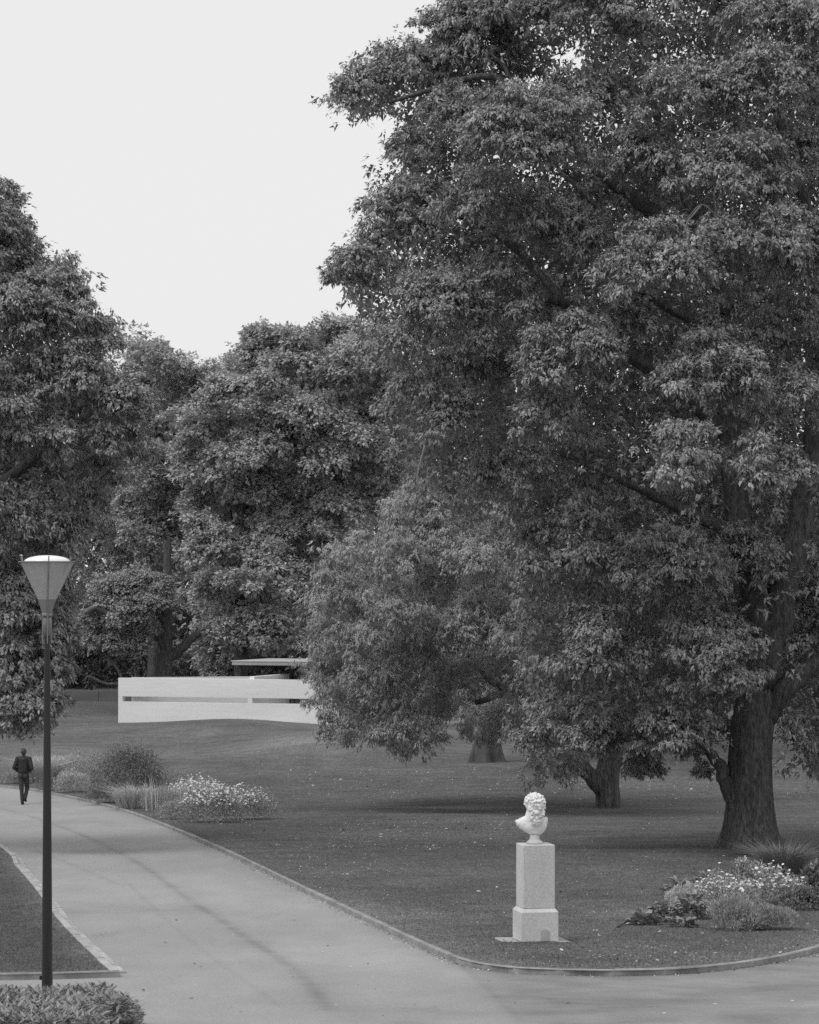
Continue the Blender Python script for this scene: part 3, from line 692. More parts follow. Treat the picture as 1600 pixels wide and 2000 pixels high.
LB([top, P(1530, 1150, B64), P(1570, 1000, B64+.2), P(1590, 860, B64+.3), P(1600, 600, B64), P(1560, 350, B64-.3), P(1480, 120, B64)], .36, .08, 3)
LB([P(1500, 1250, B64), P(1450, 1050, B64+.4), P(1425, 850, B64+.6), P(1420, 660, B64+.4), P(1380, 480, B64), P(1310, 300, B64), P(1250, 120, B64+.5)], .33, .07, 4)
LB([P(1425, 850, B64+.6), P(1300, 740, B64+.6), P(1150, 640, B64+.3), P(1110, 598, B64), P(1060, 583, B64-.3), P(960, 600, B64-.2), P(800, 560, B64)], .20, .05, 5)
LB([P(1380, 480, B64), P(1230, 380, B64+.2), P(1100, 270, B64+.3), P(1000, 175, B64), P(930, 150, B64-.2), P(760, 200, B64)], .18, .04, 6)
LB([P(1110, 598, B64), P(1000, 480, B64+.3), P(880, 420, B64), P(700, 480, B64)], .11, .03, 7)
LB([P(1420, 660, B64+.4), P(1250, 560, B64), P(1180, 420, B64-.5), P(1090, 330, B64-.4)], .14, .04, 8)
LB([P(1450, 1050, B64+.4), P(1300, 980, B64), P(1200, 930, B64-.8), P(1080, 880, B64-.6)], .15, .04, 9)
LB([P(1000, 175, B64), P(960, 150, B64), P(920, 155, B64)], .06, .02, 10, name='branch'); LB([P(1010, 190, B64), P(985, 130, B64), P(950, 100, B64)], .06, .02, 11, name='branch')
for i, (a, b, c, d) in enumerate((((1430, 240), (1390, 260), (1350, 240), (1330, 215)), ((1440, 440), (1400, 420), (1370, 400), (1340, 430)), ((1370, 400), (1340, 440), (1345, 470), (1330, 500)),
                                  ((1400, 420), (1395, 380), (1410, 350), (1440, 330)), ((830, 870), (815, 930), (820, 960), (812, 985)), ((1440, 860), (1480, 880), (1500, 900), (1490, 930)))):
    LB([P(*a, 60.6), P(*b, 60.3), P(*c, 60.2), P(*d, 60.2)], .022, .008, 30+i, 'twig', name='branch')
POLY = [(1800, -250), (1060, -250), (870, -20), (810, 50), (700, 85), (640, 215), (660, 260), (765, 262), (745, 330), (715, 400), (640, 490), (632, 590), (700, 650), (735, 760), (755, 860), (760, 930), (830, 990), (960, 1010), (1000, 1080), (970, 1250), (1010, 1400), (1020, 1500), (1080, 1560),
        (1200, 1420), (1250, 1530), (1320, 1480), (1400, 1530), (1440, 1420), (1500, 1390), (1518, 1480), (1560, 1560), (1650, 1520), (1800, 1480)]
MASS = [(915, 95, 105, 1.0), (702, 180, 64, .6), (800, 150, 78, .9), (1020, 275, 132, -3.6), (805, 430, 100, -1.0), (700, 525, 66, -.6), (955, 430, 115, -2.6), (1180, 45, 105, -1.2), (1330, 205, 98, -3.2), (1495, 190, 118, -2.8),
        (1430, 365, 125, -3.8), (1250, 330, 92, -2.4), (1290, 540, 118, -4.2), (1480, 500, 118, -3.4), (1110, 715, 108, -3.6), (845, 640, 122, -1.8), (1070, 825, 72, -3.2), (1385, 745, 112, -4.4), (1290, 905, 118, -5.0), (1480, 925, 95, -4.6),
        (1550, 660, 88, -1.4), (830, 815, 105, -1.4), (1120, 1085, 122, -3.0), (1300, 1125, 112, -4.2), (1450, 1110, 88, -2.4), (1170, 1275, 112, -3.4), (1385, 1300, 108, -4.0), (1110, 1435, 100, -2.8), (1225, 1445, 62, -2.0), (1398, 1505, 40, -1.6), (1255, 1500, 40, -1.6), (1310, 1440, 86, -3.2), (1560, 1450, 76, -1.6),
        (1565, 800, 90, -3.2), (1600, 1110, 92, -1.0), (1000, 30, 118, .4), (1300, -50, 110, -.5), (1480, 20, 110, -1.5), (1590, 80, 95, -2.4), (960, 590, 88, -1.6), (1190, 610, 84, -.6), (900, 250, 96, -.8), (815, 310, 62, .2), (1150, 190, 84, -1.0),
        (940, 720, 90, .2), (1180, 850, 74, .2), (1000, 930, 88, -.6), (1420, 640, 70, -1.0), (1560, 330, 100, -2.0), (1600, 520, 95, -2.4), (1700, 250, 130, 0), (1700, 700, 130, 0), (1700, 1200, 130, 0), (1120, 470, 84, -2.0), (1390, 1450, 66, -1.6), (1500, 1200, 70, -.4)]
lob = burst(np.array([(*P(a_, b_, B64+.6+d_), q_*(B64+.6+d_)/F, 0) for a_, b_, q_, d_ in [(a_, b_, q_, d_+(1.7 if b_ > 1000 else -1.0 if b_ > 480 else 0)) for a_, b_, q_, d_ in MASS]]), 14)
fill = lobes_from_outline(POLY, B64+2.6, 1.0, 105, 118, 13); fill[:, 4] = 1; lob = np.vstack([lob, fill])
fill = lobes_from_outline(POLY, B64-.9, .4, 62, 92, 15, False); fill[:, 4] = 1; lob = np.vstack([lob, fill])
# openings through which sky, limbs and the dark inside of the crown show
def carve(lob, holes):
    keep = np.ones(len(lob), bool); px = lob[:, 0]*F/lob[:, 1]+800; py = HZ-(lob[:, 2]-CAMZ)*F/lob[:, 1]
    for hx, hy, hr, both in holes:
        h_ = np.hypot(px-hx, py-hy) < hr
        keep &= ~(h_ if both else (h_ & (lob[:, 4] == 0)))
    return lob[keep]
lob = carve(lob, ((1115, 110, 30, True), (1000, 160, 42, False), (1475, 1500, 95, False), (1470, 1600, 70, True), (1150, 560, 45, False), (1185, 780, 50, False), (1230, 860, 60, False), (1560, 1000, 70, False), (1320, 1180, 45, False), (1450, 650, 40, False)))
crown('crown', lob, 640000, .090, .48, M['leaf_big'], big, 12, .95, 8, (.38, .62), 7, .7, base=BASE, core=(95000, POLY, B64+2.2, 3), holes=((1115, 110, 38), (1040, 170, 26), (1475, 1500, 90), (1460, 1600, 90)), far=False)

# --- tree with weeping finer foliage, left of the big one and further away
B2 = gp(1188, 1578); b2 = B2[1]
wt = tag(empty('weeping_tree', tuple(B2)), 'broad low tree with fine drooping foliage over the lawn, forked dark trunk', 'tree', 'park trees')
link('trunk', trunk_mesh('trunk', [np.array([0, 0, -.2]), P(1188, 1560, b2)-B2, P(1185, 1520, b2)-B2, P(1195, 1470, b2)-B2, P(1200, 1420, b2)-B2], [.30, .33, .36, .34, .30], M['bark'], .25, .07, 6, 40, 5, .8), wt)
def L2(pts, r0, r1, sd, mat='bark', name='limb'): return limb(wt, pts, r0, r1, M[mat], B2, sd, name)
L2([P(1178, 1545, b2), P(1140, 1500, b2), P(1100, 1450, b2-.3), P(1040, 1370, b2-.8), P(1000, 1350, b2-2), P(930, 1372, b2-3)], .26, .08, 1)
L2([P(1010, 1355, b2-1.8), P(960, 1330, b2-2.4), P(920, 1285, b2-3), P(890, 1240, b2-3)], .13, .05, 2)
L2([P(1200, 1440, b2), P(1230, 1380, b2), P(1280, 1250, b2), P(1250, 1050, b2)], .28, .08, 3)
L2([P(1200, 1420, b2), P(1130, 1300, b2+.3), P(1000, 1150, b2), P(850, 1080, b2)], .22, .06, 4)
for i, (a, b, c) in enumerate((((895, 1060), (930, 1058), (970, 1080)), ((810, 930), (815, 980), (808, 1010)), ((840, 955), (850, 975), (870, 985)))):
    L2([P(*a, 85), P(*b, 84.8), P(*c, 84.8)], .03, .012, 20+i, 'bark', 'branch')
POLY2 = [(600, 1120), (650, 1050), (730, 1005), (790, 930), (900, 905), (1010, 925), (1120, 990), (1250, 1050), (1300, 1250), (1260, 1430), (1190, 1470), (1110, 1560), (1050, 1545), (1020, 1480), (960, 1420), (880, 1400), (835, 1480), (790, 1500), (730, 1485), (680, 1478), (640, 1410), (588, 1330), (602, 1240)]
lob = burst(lobes_from_outline(POLY2, b2-.3, 5.6, 84, 92, 21, rvar=.25), 24)
lob = np.vstack([lob, np.array([(*P(a_, b_, d_), q_*d_/F, 0) for a_, b_, q_, d_ in ((880, 1395, 42, b2-2.5), (835, 1440, 42, b2-2.5), (930, 1400, 34, b2-1), (985, 1400, 40, b2-1.5), (700, 1440, 42, b2-1), (770, 1465, 40, b2-1.5), (900, 1430, 26, b2-2), (640, 1330, 44, b2-1), (625, 1390, 36, b2-1), (648, 1428, 34, b2-1), (940, 1440, 40, b2-1), (965, 1380, 50, b2-.5), (905, 1350, 50, b2))])])
lob = carve(lob, ((930, 1370, 0, False), (950, 1320, 30, False), (1195, 1500, 55, False)))
crown('crown', lob, 390000, .088, .36, M['leaf_fine'], wt, 22, 1.25, 8, (.38, .62), 7, .95, base=B2, spread=.75, core=(80000, POLY2, b2+1.2, 3.5), holes=((930, 1430, 60),))

# --- pale-barked tree standing behind, its trunk showing through gaps
B3 = gp(948, 1488); b3 = B3[1]
gt = tag(empty('gum_tree', tuple(B3)), 'tall pale barked tree with spreading buttress roots behind the weeping tree', 'tree', 'park trees')
link('trunk', trunk_mesh('trunk', [np.array([0, 0, -.2]), P(948, 1470, b3)-B3, P(958, 1400, b3)-B3, P(965, 1250, b3)-B3, P(970, 1000, b3)-B3, P(975, 760, b3)-B3, P(1060, 560, b3)-B3], [.45, .5, .42, .40, .40, .42, .3], M['bark_pale'], .75, .14, 6, 48, 8, .9), gt)
limb(gt, [P(975, 800, b3), P(1000, 700, b3), P(1062, 640, b3-.4), P(1075, 560, b3)], .32, .2, M['bark_pale'], B3, 4)
GUM = [(900, 380), (1300, 280), (1590, 500), (1590, 1200), (1250, 1380), (1000, 1380), (860, 1250), (830, 900), (860, 600)]
lob = lobes_from_outline(GUM, b3+3, 4.0, 120, 160, 31, back=False)
crown('crown', lob, 24000, .26, .35, M['leaf_dark'], gt, 32, .9, 12, (.3, .5), 6, .8, base=B3, core=(16000, GUM, b3+5, 3))

# --- the tree on the left
BL = np.array([(-330-800)*66/F, 66., float(gz((-330-800)*66/F, 66.))])
lt = tag(empty('camphor_tree', tuple(BL)), 'large evergreen tree with long glossy leaves hanging beside the lamp post', 'tree', 'park trees')
link('trunk', trunk_mesh('trunk', [np.array([0, 0, -.2]), np.array([0, 0, .4]), np.array([.1, 0, 2]), np.array([.3, 0, 4.2])], [.45, .47, .42, .36], M['bark'], .5, .08, 7, 48, 6, 1.0), lt)
L3 = lambda pts, r0, r1, sd, name='limb': limb(lt, pts, r0, r1, M['bark'], BL, sd, name)
t0 = BL+np.array([.3, 0, 4.0])
L3([t0, P(-200, 1150, 66), P(-60, 1000, 66), P(60, 900, 66), P(180, 800, 66)], .28, .06, 1)
L3([t0, P(-250, 1000, 66), P(-120, 750, 66), P(0, 560, 66), P(60, 470, 66)], .28, .05, 2)
L3([t0, P(-180, 1240, 65), P(-20, 1200, 64.5), P(60, 1260, 64), P(90, 1340, 64)], .18, .04, 3)
L3([P(-20, 1090, 65), P(30, 1110, 64.6), P(70, 1140, 64.4)], .06, .03, 4, 'branch')
POLY3 = [(-450, 250), (-40, 325), (10, 345), (42, 440), (75, 500), (100, 482), (135, 490), (160, 535), (180, 600), (225, 610), (238, 690), (275, 740), (300, 800), (298, 870), (262, 925), (225, 960), (190, 1040), (150, 1120), (128, 1200), (142, 1300), (140, 1370), (110, 1425), (40, 1450), (-40, 1462), (-250, 1300), (-450, 1000)]
lob = burst(lobes_from_outline(POLY3, 66.5, 3.4, 98, 112, 41, rvar=.25), 44); fill = lobes_from_outline(POLY3, 67.5, .8, 95, 108, 43, False); fill[:, 4] = 1; lob = np.vstack([lob, fill])
ex = np.array([(*P(a, b, D), q*D/F, 0) for a, b, q, D in ((0, 390, 42, 66), (22, 440, 40, 66), (52, 500, 40, 66), (118, 515, 36, 66), (200, 640, 36, 66), (272, 800, 34, 66), (275, 880, 30, 66), (90, 1320, 48, 64), (50, 1380, 52, 63.6), (10, 1410, 42, 63.6), (105, 1250, 50, 64.3), (20, 1300, 60, 63.8), (112, 1378, 30, 64), (70, 1420, 26, 63.6), (40, 1220, 62, 64.5), (-10, 1150, 70, 65), (80, 1170, 55, 65), (110, 1120, 48, 65.4))])
lob = np.vstack([lob, ex])
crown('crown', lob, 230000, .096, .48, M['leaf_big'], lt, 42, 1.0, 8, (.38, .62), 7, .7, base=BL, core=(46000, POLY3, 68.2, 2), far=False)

# --- finer tree half hidden behind it
BF = np.array([(120-800)*184/F, 184., float(gz((120-800)*184/F, 184.))]); 
ft = tag(empty('feathery_tree', tuple(BF)), 'slim tree with small feathery leaves showing between the left evergreen and the plane trees', 'tree', 'park trees')
link('trunk', trunk_mesh('trunk', [np.array([0, 0, -.2]), np.array([0, 0, .5]), np.array([.3, 0, 2.5]), np.array([.6, 0, 6])], [.2, .2, .17, .1], M['bark'], .3, .05, 6, 24, 2, .6), ft)
POLY4 = [(60, 900), (150, 860), (215, 885), (232, 960), (268, 1010), (275, 1080), (250, 1130), (230, 1200), (180, 1240), (100, 1260), (40, 1200)]
crown('crown', lobes_from_outline(POLY4, 184, 3.4, 52, 70, 51), 45000, .17, .4, M['leaf_fine'], ft, 52, .8, 14, (.3, .5), 6, .8, base=BF, tone_var=.2)

# --- plane trees behind the pavilion
def plane_tree(name, label, px, D, poly, n, T, rl, seed, tr=.4, ll=.27, mat='leaf_plane', lean=0, sp=1.35, group='plane trees behind the pavilion'):
    b = np.array([(px-800)*D/F, D, float(gz((px-800)*D/F, D))]); t = tag(empty(name, tuple(b)), label, 'tree', group)
    link('trunk', trunk_mesh('trunk', [np.array([0, 0, -.2]), np.array([0, 0, .6]), np.array([lean*.3, 0, 2.2]), np.array([lean, 0, 5.0]), np.array([lean*1.3, 0, 9])], [tr, tr, tr*.85, tr*.7, tr*.4], M['bark'], .35, .06, 6, 28, seed, .8), t)
    rr = np.random.default_rng(seed); lob = burst(lobes_from_outline(poly, D, T, rl*1.3, rl*1.3*1.12, seed, rvar=.25), seed+5)
    for k in range(5):
        l_ = lob[rr.integers(len(lob))]; s_ = b+np.array([lean*.8, 0, 3.2+k*.7]); limb(t, [s_, (s_+l_[:3])/2+np.array([0, 0, .4]), l_[:3]], tr*.4, .04, M['bark'], b, k)
    crown('crown', lob, n, ll, .85, M[mat], t, seed+1, .55, 7, (.38, .62), 5, .8, base=b, back_scale=1.5, core=(26000, poly, D+1, T), inset=24); return t
plane_tree('plane_tree', 'tall broad leaved plane tree rising directly behind the slotted wall and canopy', 470, 166,
           [(330, 860), (380, 760), (420, 735), (480, 645), (540, 612), (590, 625), (640, 605), (720, 620), (800, 700), (820, 900), (770, 1010), (650, 1120), (610, 1200), (590, 1295), (480, 1300), (400, 1250), (365, 1100), (350, 980)], 200000, 6.5, 62, 61, .42, .19)
plane_tree('plane_tree', 'plane tree crown glimpsed between the left evergreen and the taller plane tree', 300, 180,
           [(225, 700), (260, 650), (310, 640), (350, 660), (372, 715), (420, 690), (480, 700), (450, 900), (400, 1100), (330, 1180), (250, 1150), (220, 900)], 70000, 5.5, 56, 71, .4, .19)
t = plane_tree('bushy_tree', 'small pale bushy tree with fine leaves behind the left end of the slotted wall', 322, 160,
           [(160, 1190), (180, 1140), (240, 1112), (310, 1108), (362, 1150), (360, 1190), (310, 1215), (305, 1275), (240, 1300), (185, 1270), (150, 1240)], 60000, 2.2, 36, 81, .42, .12, 'leaf_fine', .1, 1.3, 'park trees')
limb(t, [P(322, 1290, 160), P(350, 1270, 160), P(390, 1235, 160)], .3, .2, M['bark'], np.array(t.location), 3)
limb(t, [P(205, 1230, 158), P(212, 1200, 157.6), P(188, 1186, 157.5), P(166, 1196, 157.5)], .10, .14, M['twig'], np.array(t.location), 4)
limb(t, [P(240, 1330, 158), P(225, 1300, 158), P(190, 1260, 158)], .09, .04, M['bark'], np.array(t.location), 5)
limb(t, [P(232, 1336, 158), P(205, 1335, 158), P(175, 1322, 158), P(165, 1330, 158)], .09, .06, M['bark'], np.array(t.location), 6)
# --- undergrowth and further trees closing the view
for i, (lab, px, D, poly, n, T, rl, ll, mt) in enumerate((
    ('dense dark shrubbery behind the canopy roof', 520, 172, [(380, 1180), (470, 1130), (560, 1150), (640, 1180), (700, 1340), (560, 1352), (380, 1348)], 24000, 2, 44, .24, 'leaf_plane'),
    ('dark hedge of undergrowth above the low concrete wall', 120, 186, [(-150, 1200), (60, 1190), (230, 1230), (330, 1250), (420, 1280), (420, 1350), (-150, 1352)], 26000, 2.5, 44, .22, 'leaf_dark'),
    ('shadowy mass of evergreen trees closing the view behind the plane trees', 150, 205, [(-250, 800), (0, 760), (250, 740), (450, 780), (600, 760), (900, 700), (900, 1345), (-250, 1345)], 42000, 5, 90, .45, 'leaf_dark'),
    ('distant tree crown seen right of the thick ridged trunk', 1640, 150, [(1480, 1000), (1560, 950), (1700, 930), (1850, 1000), (1850, 1350), (1700, 1400), (1560, 1420), (1500, 1350)], 30000, 4, 66, .22, 'leaf_fine'),
    ('dim trees in the background under the big evergreen crown', 1250, 190, [(850, 900), (1800, 900), (1800, 1395), (1400, 1390), (1100, 1395), (850, 1385)], 36000, 5, 90, .45, 'leaf_dark'))):
    b = np.array([(px-800)*D/F, D, float(gz((px-800)*D/F, D))]); shrub = 'shrub' in lab or 'hedge' in lab
    t = tag(empty('shrubbery' if shrub else 'background_tree', tuple(b)), lab, 'shrub' if shrub else 'tree', 'background planting')
    h_ = .8 if shrub else 4.5
    link('trunk', trunk_mesh('trunk', [np.array([0, 0, -.2]), np.array([0, 0, .3*h_]), np.array([.05, 0, .7*h_]), np.array([0, 0, h_])], [.08*h_, .08*h_, .06*h_, .03*h_], M['bark'], .3, .05, 6, 20, i, .5), t)
    crown('crown', lobes_from_outline(poly, D, T, rl, rl*1.08, 90+i), n, ll, .6, M[mt], t, 95+i, .6, 12, (.32, .55), 5, .8, base=b, core=(9000, poly, D+.5, T), inset=20)

# ------------------------------------------------------------------ flower beds
def blades(name, n, r, spread, h, mat, parent, wd=.012, lean=.6, tone=(.7, 1.3), rad=None):
    """tuft of arching blades, each a bent strip of four triangles"""
    a = r.uniform(0, 6.283, n); q = np.sqrt(r.random(n)); rx, ry = rad or (spread*.35, spread*.35)
    b = np.stack([np.cos(a)*q*rx, np.sin(a)*q*ry, np.full(n, -.02)], 1); d = np.stack([np.cos(a), np.sin(a), np.zeros(n)], 1)+r.normal(size=(n, 3))*.3*np.array([1, 1, 0])
    hh = h*r.uniform(.55, 1.1, n)[:, None]; ln = (lean*r.uniform(.2, 1.2, n))[:, None]*hh
    m = b+d*ln*.35+np.array([0, 0, 1])*hh*.65; t = b+d*ln+np.array([0, 0, 1])*hh*r.uniform(.75, 1.0, (n, 1)); s_ = norm(np.cross(d, [0, 0, 1.])+r.normal(size=(n, 3))*.4)*wd*.5
    V = np.stack([b-s_, b+s_, m-s_*.8, m+s_*.8, t], 1).reshape(-1, 3); k = np.arange(n)[:, None]*5
    T = np.concatenate([k+np.array([0, 1, 3]), k+np.array([0, 3, 2]), k+np.array([2, 3, 4])], 1).reshape(-1, 3)
    return tag(link(name, mesh_np(name, V, T, mat, {'tone': np.repeat(r.uniform(*tone, n), 5)}), parent), kind='stuff'), t
def bush_leaves(name, n, r, rx, ry, h, ll, aspect, mat, parent, up=.5, shell=.55, tone=(.7, 1.3)):
    """mound of leaves: lumpy dome, leaves turned outwards and up"""
    nl = max(6, int(18*rx*h/.15)); cd = unit(nl, r); cd[:, 2] = np.abs(cd[:, 2]); c = cd*np.array([rx, ry, h])*r.uniform(.45, .72, (nl, 1)); cr_ = r.uniform(.22, .42, nl)*min(rx, h*1.1)
    i = r.integers(0, nl, n); d = unit(n, r); d[:, 2] = np.where(d[:, 2] < -.2, -d[:, 2], d[:, 2]); p = c[i]+d*cr_[i][:, None]*r.uniform(shell, 1.05, (n, 1)); p[:, 2] = np.maximum(p[:, 2], .01)
    dd = norm(d*.7+np.array([0, 0, up])+r.normal(size=(n, 3))*.5); nn = norm(d*.5+np.array([0, 0, .8])+r.normal(size=(n, 3))*.4); ll_ = ll*r.uniform(.65, 1.3, n); ct = r.uniform(.85, 1.15, nl)
    return tag(link(name, leaf_mesh(name, p, dd, nn, ll_, ll_*aspect, r.uniform(*tone, n)*ct[i], mat, .25, .05), parent), kind='stuff'), p
def flower_heads(name, pts, r, size, mat, parent, stems=None):
    """small daisies: a ring of petals tilted a little, on thin stalks"""
    V = []; T = []; n = 0; tn = []
    for p in pts:
        tl = norm(np.array([r.normal()*.35, r.normal()*.35-.45, 1.])); u = norm(np.cross(tl, [0, 1, .1])); v = np.cross(tl, u); k = 7; rr = size*r.uniform(.75, 1.2)*.5
        ring = [p+rr*(math.cos(6.283*j/k)*u+math.sin(6.283*j/k)*v)*(1 if j % 1 == 0 else .8) for j in range(k)]; V += [p+tl*rr*.25]+ring; tn += [.75]+[r.uniform(.85, 1.05)]*k
        T += [(n, n+1+j, n+1+(j+1) % k) for j in range(k)]; n += k+1
    return tag(link(name, mesh_np(name, np.array(V), np.array(T), mat, {'tone': tn}), parent), kind='stuff')
def plant(kind, name, label, px, py, hw, ht, seed, mat='plant', group=None, n=None, ll=.06, cat='plant', deep=None, flowers=0, fsize=.04):
    """px, py: foot of the plant in the photograph; hw, ht: its half width and height there"""
    r = np.random.default_rng(seed); b = gp(px, py-hw*.12); s_ = b[1]/F; w_, h = hw*s_*1.25, ht*s_*1.22; d_ = deep or w_*.9
    if group == GL: w_, d_, n = w_*1.22, d_*1.25, int((n or 2500)*1.5)
    root = tag(empty(name, (b[0], b[1], b[2])), label, cat, group)
    if kind == 'bush':
        _, p = bush_leaves('foliage', n or 2200, r, w_, d_, h, ll, .42, M[mat], root)
    elif kind == 'fine':
        _, p = bush_leaves('foliage', n or 3500, r, w_, d_, h, ll, .22, M[mat], root, 1.0)
    elif kind == 'tuft':
        _, p = blades('blades', n or 420, r, w_, h, M[mat], root, .007+.00005*b[1], 1.0, rad=(w_*.6, d_*.6))
    elif kind == 'spikes':
        _, p = bush_leaves('foliage', n or 2500, r, w_, d_, h*.6, ll, .3, M[mat], root, .9)
        blades('stalks', 60, r, w_, h, M['plant_light'], root, .03, .15, (.8, 1.2), rad=(w_*.8, d_*.8))
    if flowers:
        top_ = p[p[:, 2] > np.quantile(p[:, 2], .45)]; q = top_[r.integers(0, len(top_), flowers)]+np.stack([r.normal(size=flowers)*.02, r.normal(size=flowers)*.02, r.uniform(.02, .10, flowers)], 1)
        flower_heads('flowers', q, r, fsize, M['petal'], root)
        V = []; T = []; k = 0
        for c in q[::2]:
            e = c+np.array([r.normal()*.03, r.normal()*.03, -.16]); o_ = np.array([.003, 0, 0]); V += [c-o_, c+o_, e+o_, e-o_]; T.append((k, k+1, k+2, k+3)); k += 4
        tag(link('flower_stalks', mesh_np('flower_stalks', np.array(V), np.array(T), M['plant'], {'tone': np.ones(len(V))}), root), kind='stuff')
    return root
GL = 'plants of the long border beside the path'
plant('bush', 'daisy_bush', 'rounded bush topped with white daisies at the near end of the path border', 412, 1612, 52, 66, 1, 'plant', GL, 5200, .06, flowers=420, fsize=.062)
plant('bush', 'daisy_bush', 'smaller daisy bush with sparser white flowers trailing onto the lawn at the border tip', 478, 1606, 46, 56, 2, 'plant', GL, 4200, .06, flowers=260, fsize=.058)
plant('bush', 'daisy_bush', 'pale flowering bush behind the daisy bush at the near end of the border', 385, 1580, 58, 48, 3, 'plant_light', GL, 4200, .05, flowers=300, fsize=.055)
plant('bush', 'tall_shrub', 'tallest dark leafy shrub in the border with upright shoots', 252, 1562, 60, 98, 4, 'plant_dark', GL, 9000, .07, 'shrub')
plant('tuft', 'upright_shoots', 'thin dark upright shoots sticking out of the tallest border shrub', 268, 1545, 26, 92, 5, 'plant_dark', GL, 60, .05)
plant('spikes', 'spiky_perennial', 'clump of upright pale flower spikes in the middle of the border', 318, 1588, 38, 62, 6, 'plant', GL, 3800, .05)
plant('tuft', 'grass_tuft', 'pale tuft of grassy leaves at the path edge of the border', 262, 1582, 32, 42, 7, 'plant_light', GL, 900)
plant('bush', 'edging_plant', 'low leafy edging plant between the pale tuft and the daisy bush', 345, 1604, 36, 34, 8, 'plant', GL, 2600, .055)
plant('bush', 'edging_plant', 'low dark edging plant in front of the tallest border shrub', 208, 1572, 34, 38, 9, 'plant_dark', GL, 2600, .06)
plant('fine', 'lavender_bush', 'soft pale lavender mound at the path edge just past the lamp post', 143, 1550, 28, 40, 10, 'plant_light', GL, 3000, .08)
plant('bush', 'border_shrub', 'light leafy bush on the lawn side of the border behind the lavender', 165, 1532, 50, 52, 11, 'plant', GL, 4200, .06, 'shrub')
plant('bush', 'border_shrub', 'dark leafy bush on the path side beside the lavender mound', 108, 1545, 26, 38, 12, 'plant_dark', GL, 2200, .06, 'shrub')
plant('tuft', 'grass_tuft', 'tall feathery grasses at the far end of the border beside the walking person', 80, 1530, 34, 48, 13, 'plant_light', GL, 900)
plant('bush', 'border_shrub', 'small round bush on the left of the walking person', 36, 1533, 22, 26, 14, 'plant', GL, 1800, .06, 'shrub')
plant('bush', 'border_shrub', 'thin leafy stems on the lawn side above the flower spikes', 342, 1548, 20, 44, 15, 'plant', GL, 900, .06, 'shrub')
plant('fine', 'pale_groundcover', 'low grassy fringe on the lawn side of the border', 130, 1512, 60, 26, 16, 'plant_light', GL, 3000, .09)
GR = 'plants of the round bed behind the plinth'
plant('fine', 'heath_mound', 'low soft mound of fine upright leaves at the kerb side of the round bed', 1440, 1822, 56, 52, 21, 'plant', GR, 9000, .055, deep=.45)
plant('fine', 'heath_mound', 'smaller soft mound of fine leaves at the end of the round bed', 1512, 1820, 42, 46, 22, 'plant', GR, 6500, .05, deep=.4)
plant('bush', 'daisy_patch', 'loose patch of white daisies on fine foliage in the middle of the round bed', 1420, 1786, 66, 62, 23, 'plant', GR, 6500, .04, deep=.8, flowers=170, fsize=.046)
plant('bush', 'daisy_patch', 'higher patch of white daisies at the back of the round bed', 1515, 1772, 58, 66, 24, 'plant', GR, 6000, .04, deep=.8, flowers=160, fsize=.046)
plant('bush', 'silver_mat', 'pale mat of tiny leaves behind the broad leaved plants', 1345, 1768, 52, 34, 25, 'plant_light', GR, 6000, .03, deep=.5)
plant('bush', 'leafy_mound', 'dark leafy mound on the outer edge of the round bed', 1568, 1782, 44, 42, 26, 'plant_dark', GR, 5000, .045, deep=.4)
plant('tuft', 'grass_tussock', 'arching tussock of long fine grass between the bed and the thick trunk', 1528, 1722, 40, 66, 27, 'plant_dark', GR, 1700)
plant('bush', 'tall_perennial', 'leafy perennial with three pale flower spires at the back of the bed', 1462, 1730, 34, 46, 28, 'plant', GR, 2600, .055)
plant('bush', 'dark_shrub', 'dark broad leaved shrub beside the grass tussock', 1605, 1765, 44, 80, 29, 'plant_dark', GR, 3200, .10, 'shrub')
r = np.random.default_rng(77)
sp = bpy.data.objects['tall_perennial']; s_ = sp.location.y/F
for k, (px, py) in enumerate(((1442, 1672), (1457, 1670), (1488, 1676))):
    q = [np.array([(px-1462)*s_+r.normal()*.012, r.normal()*.012, (1724-py)*s_-j*.013]) for j in range(16)]; tag(flower_heads('flower_spire', q, r, .022, M['petal'], sp), kind='stuff')
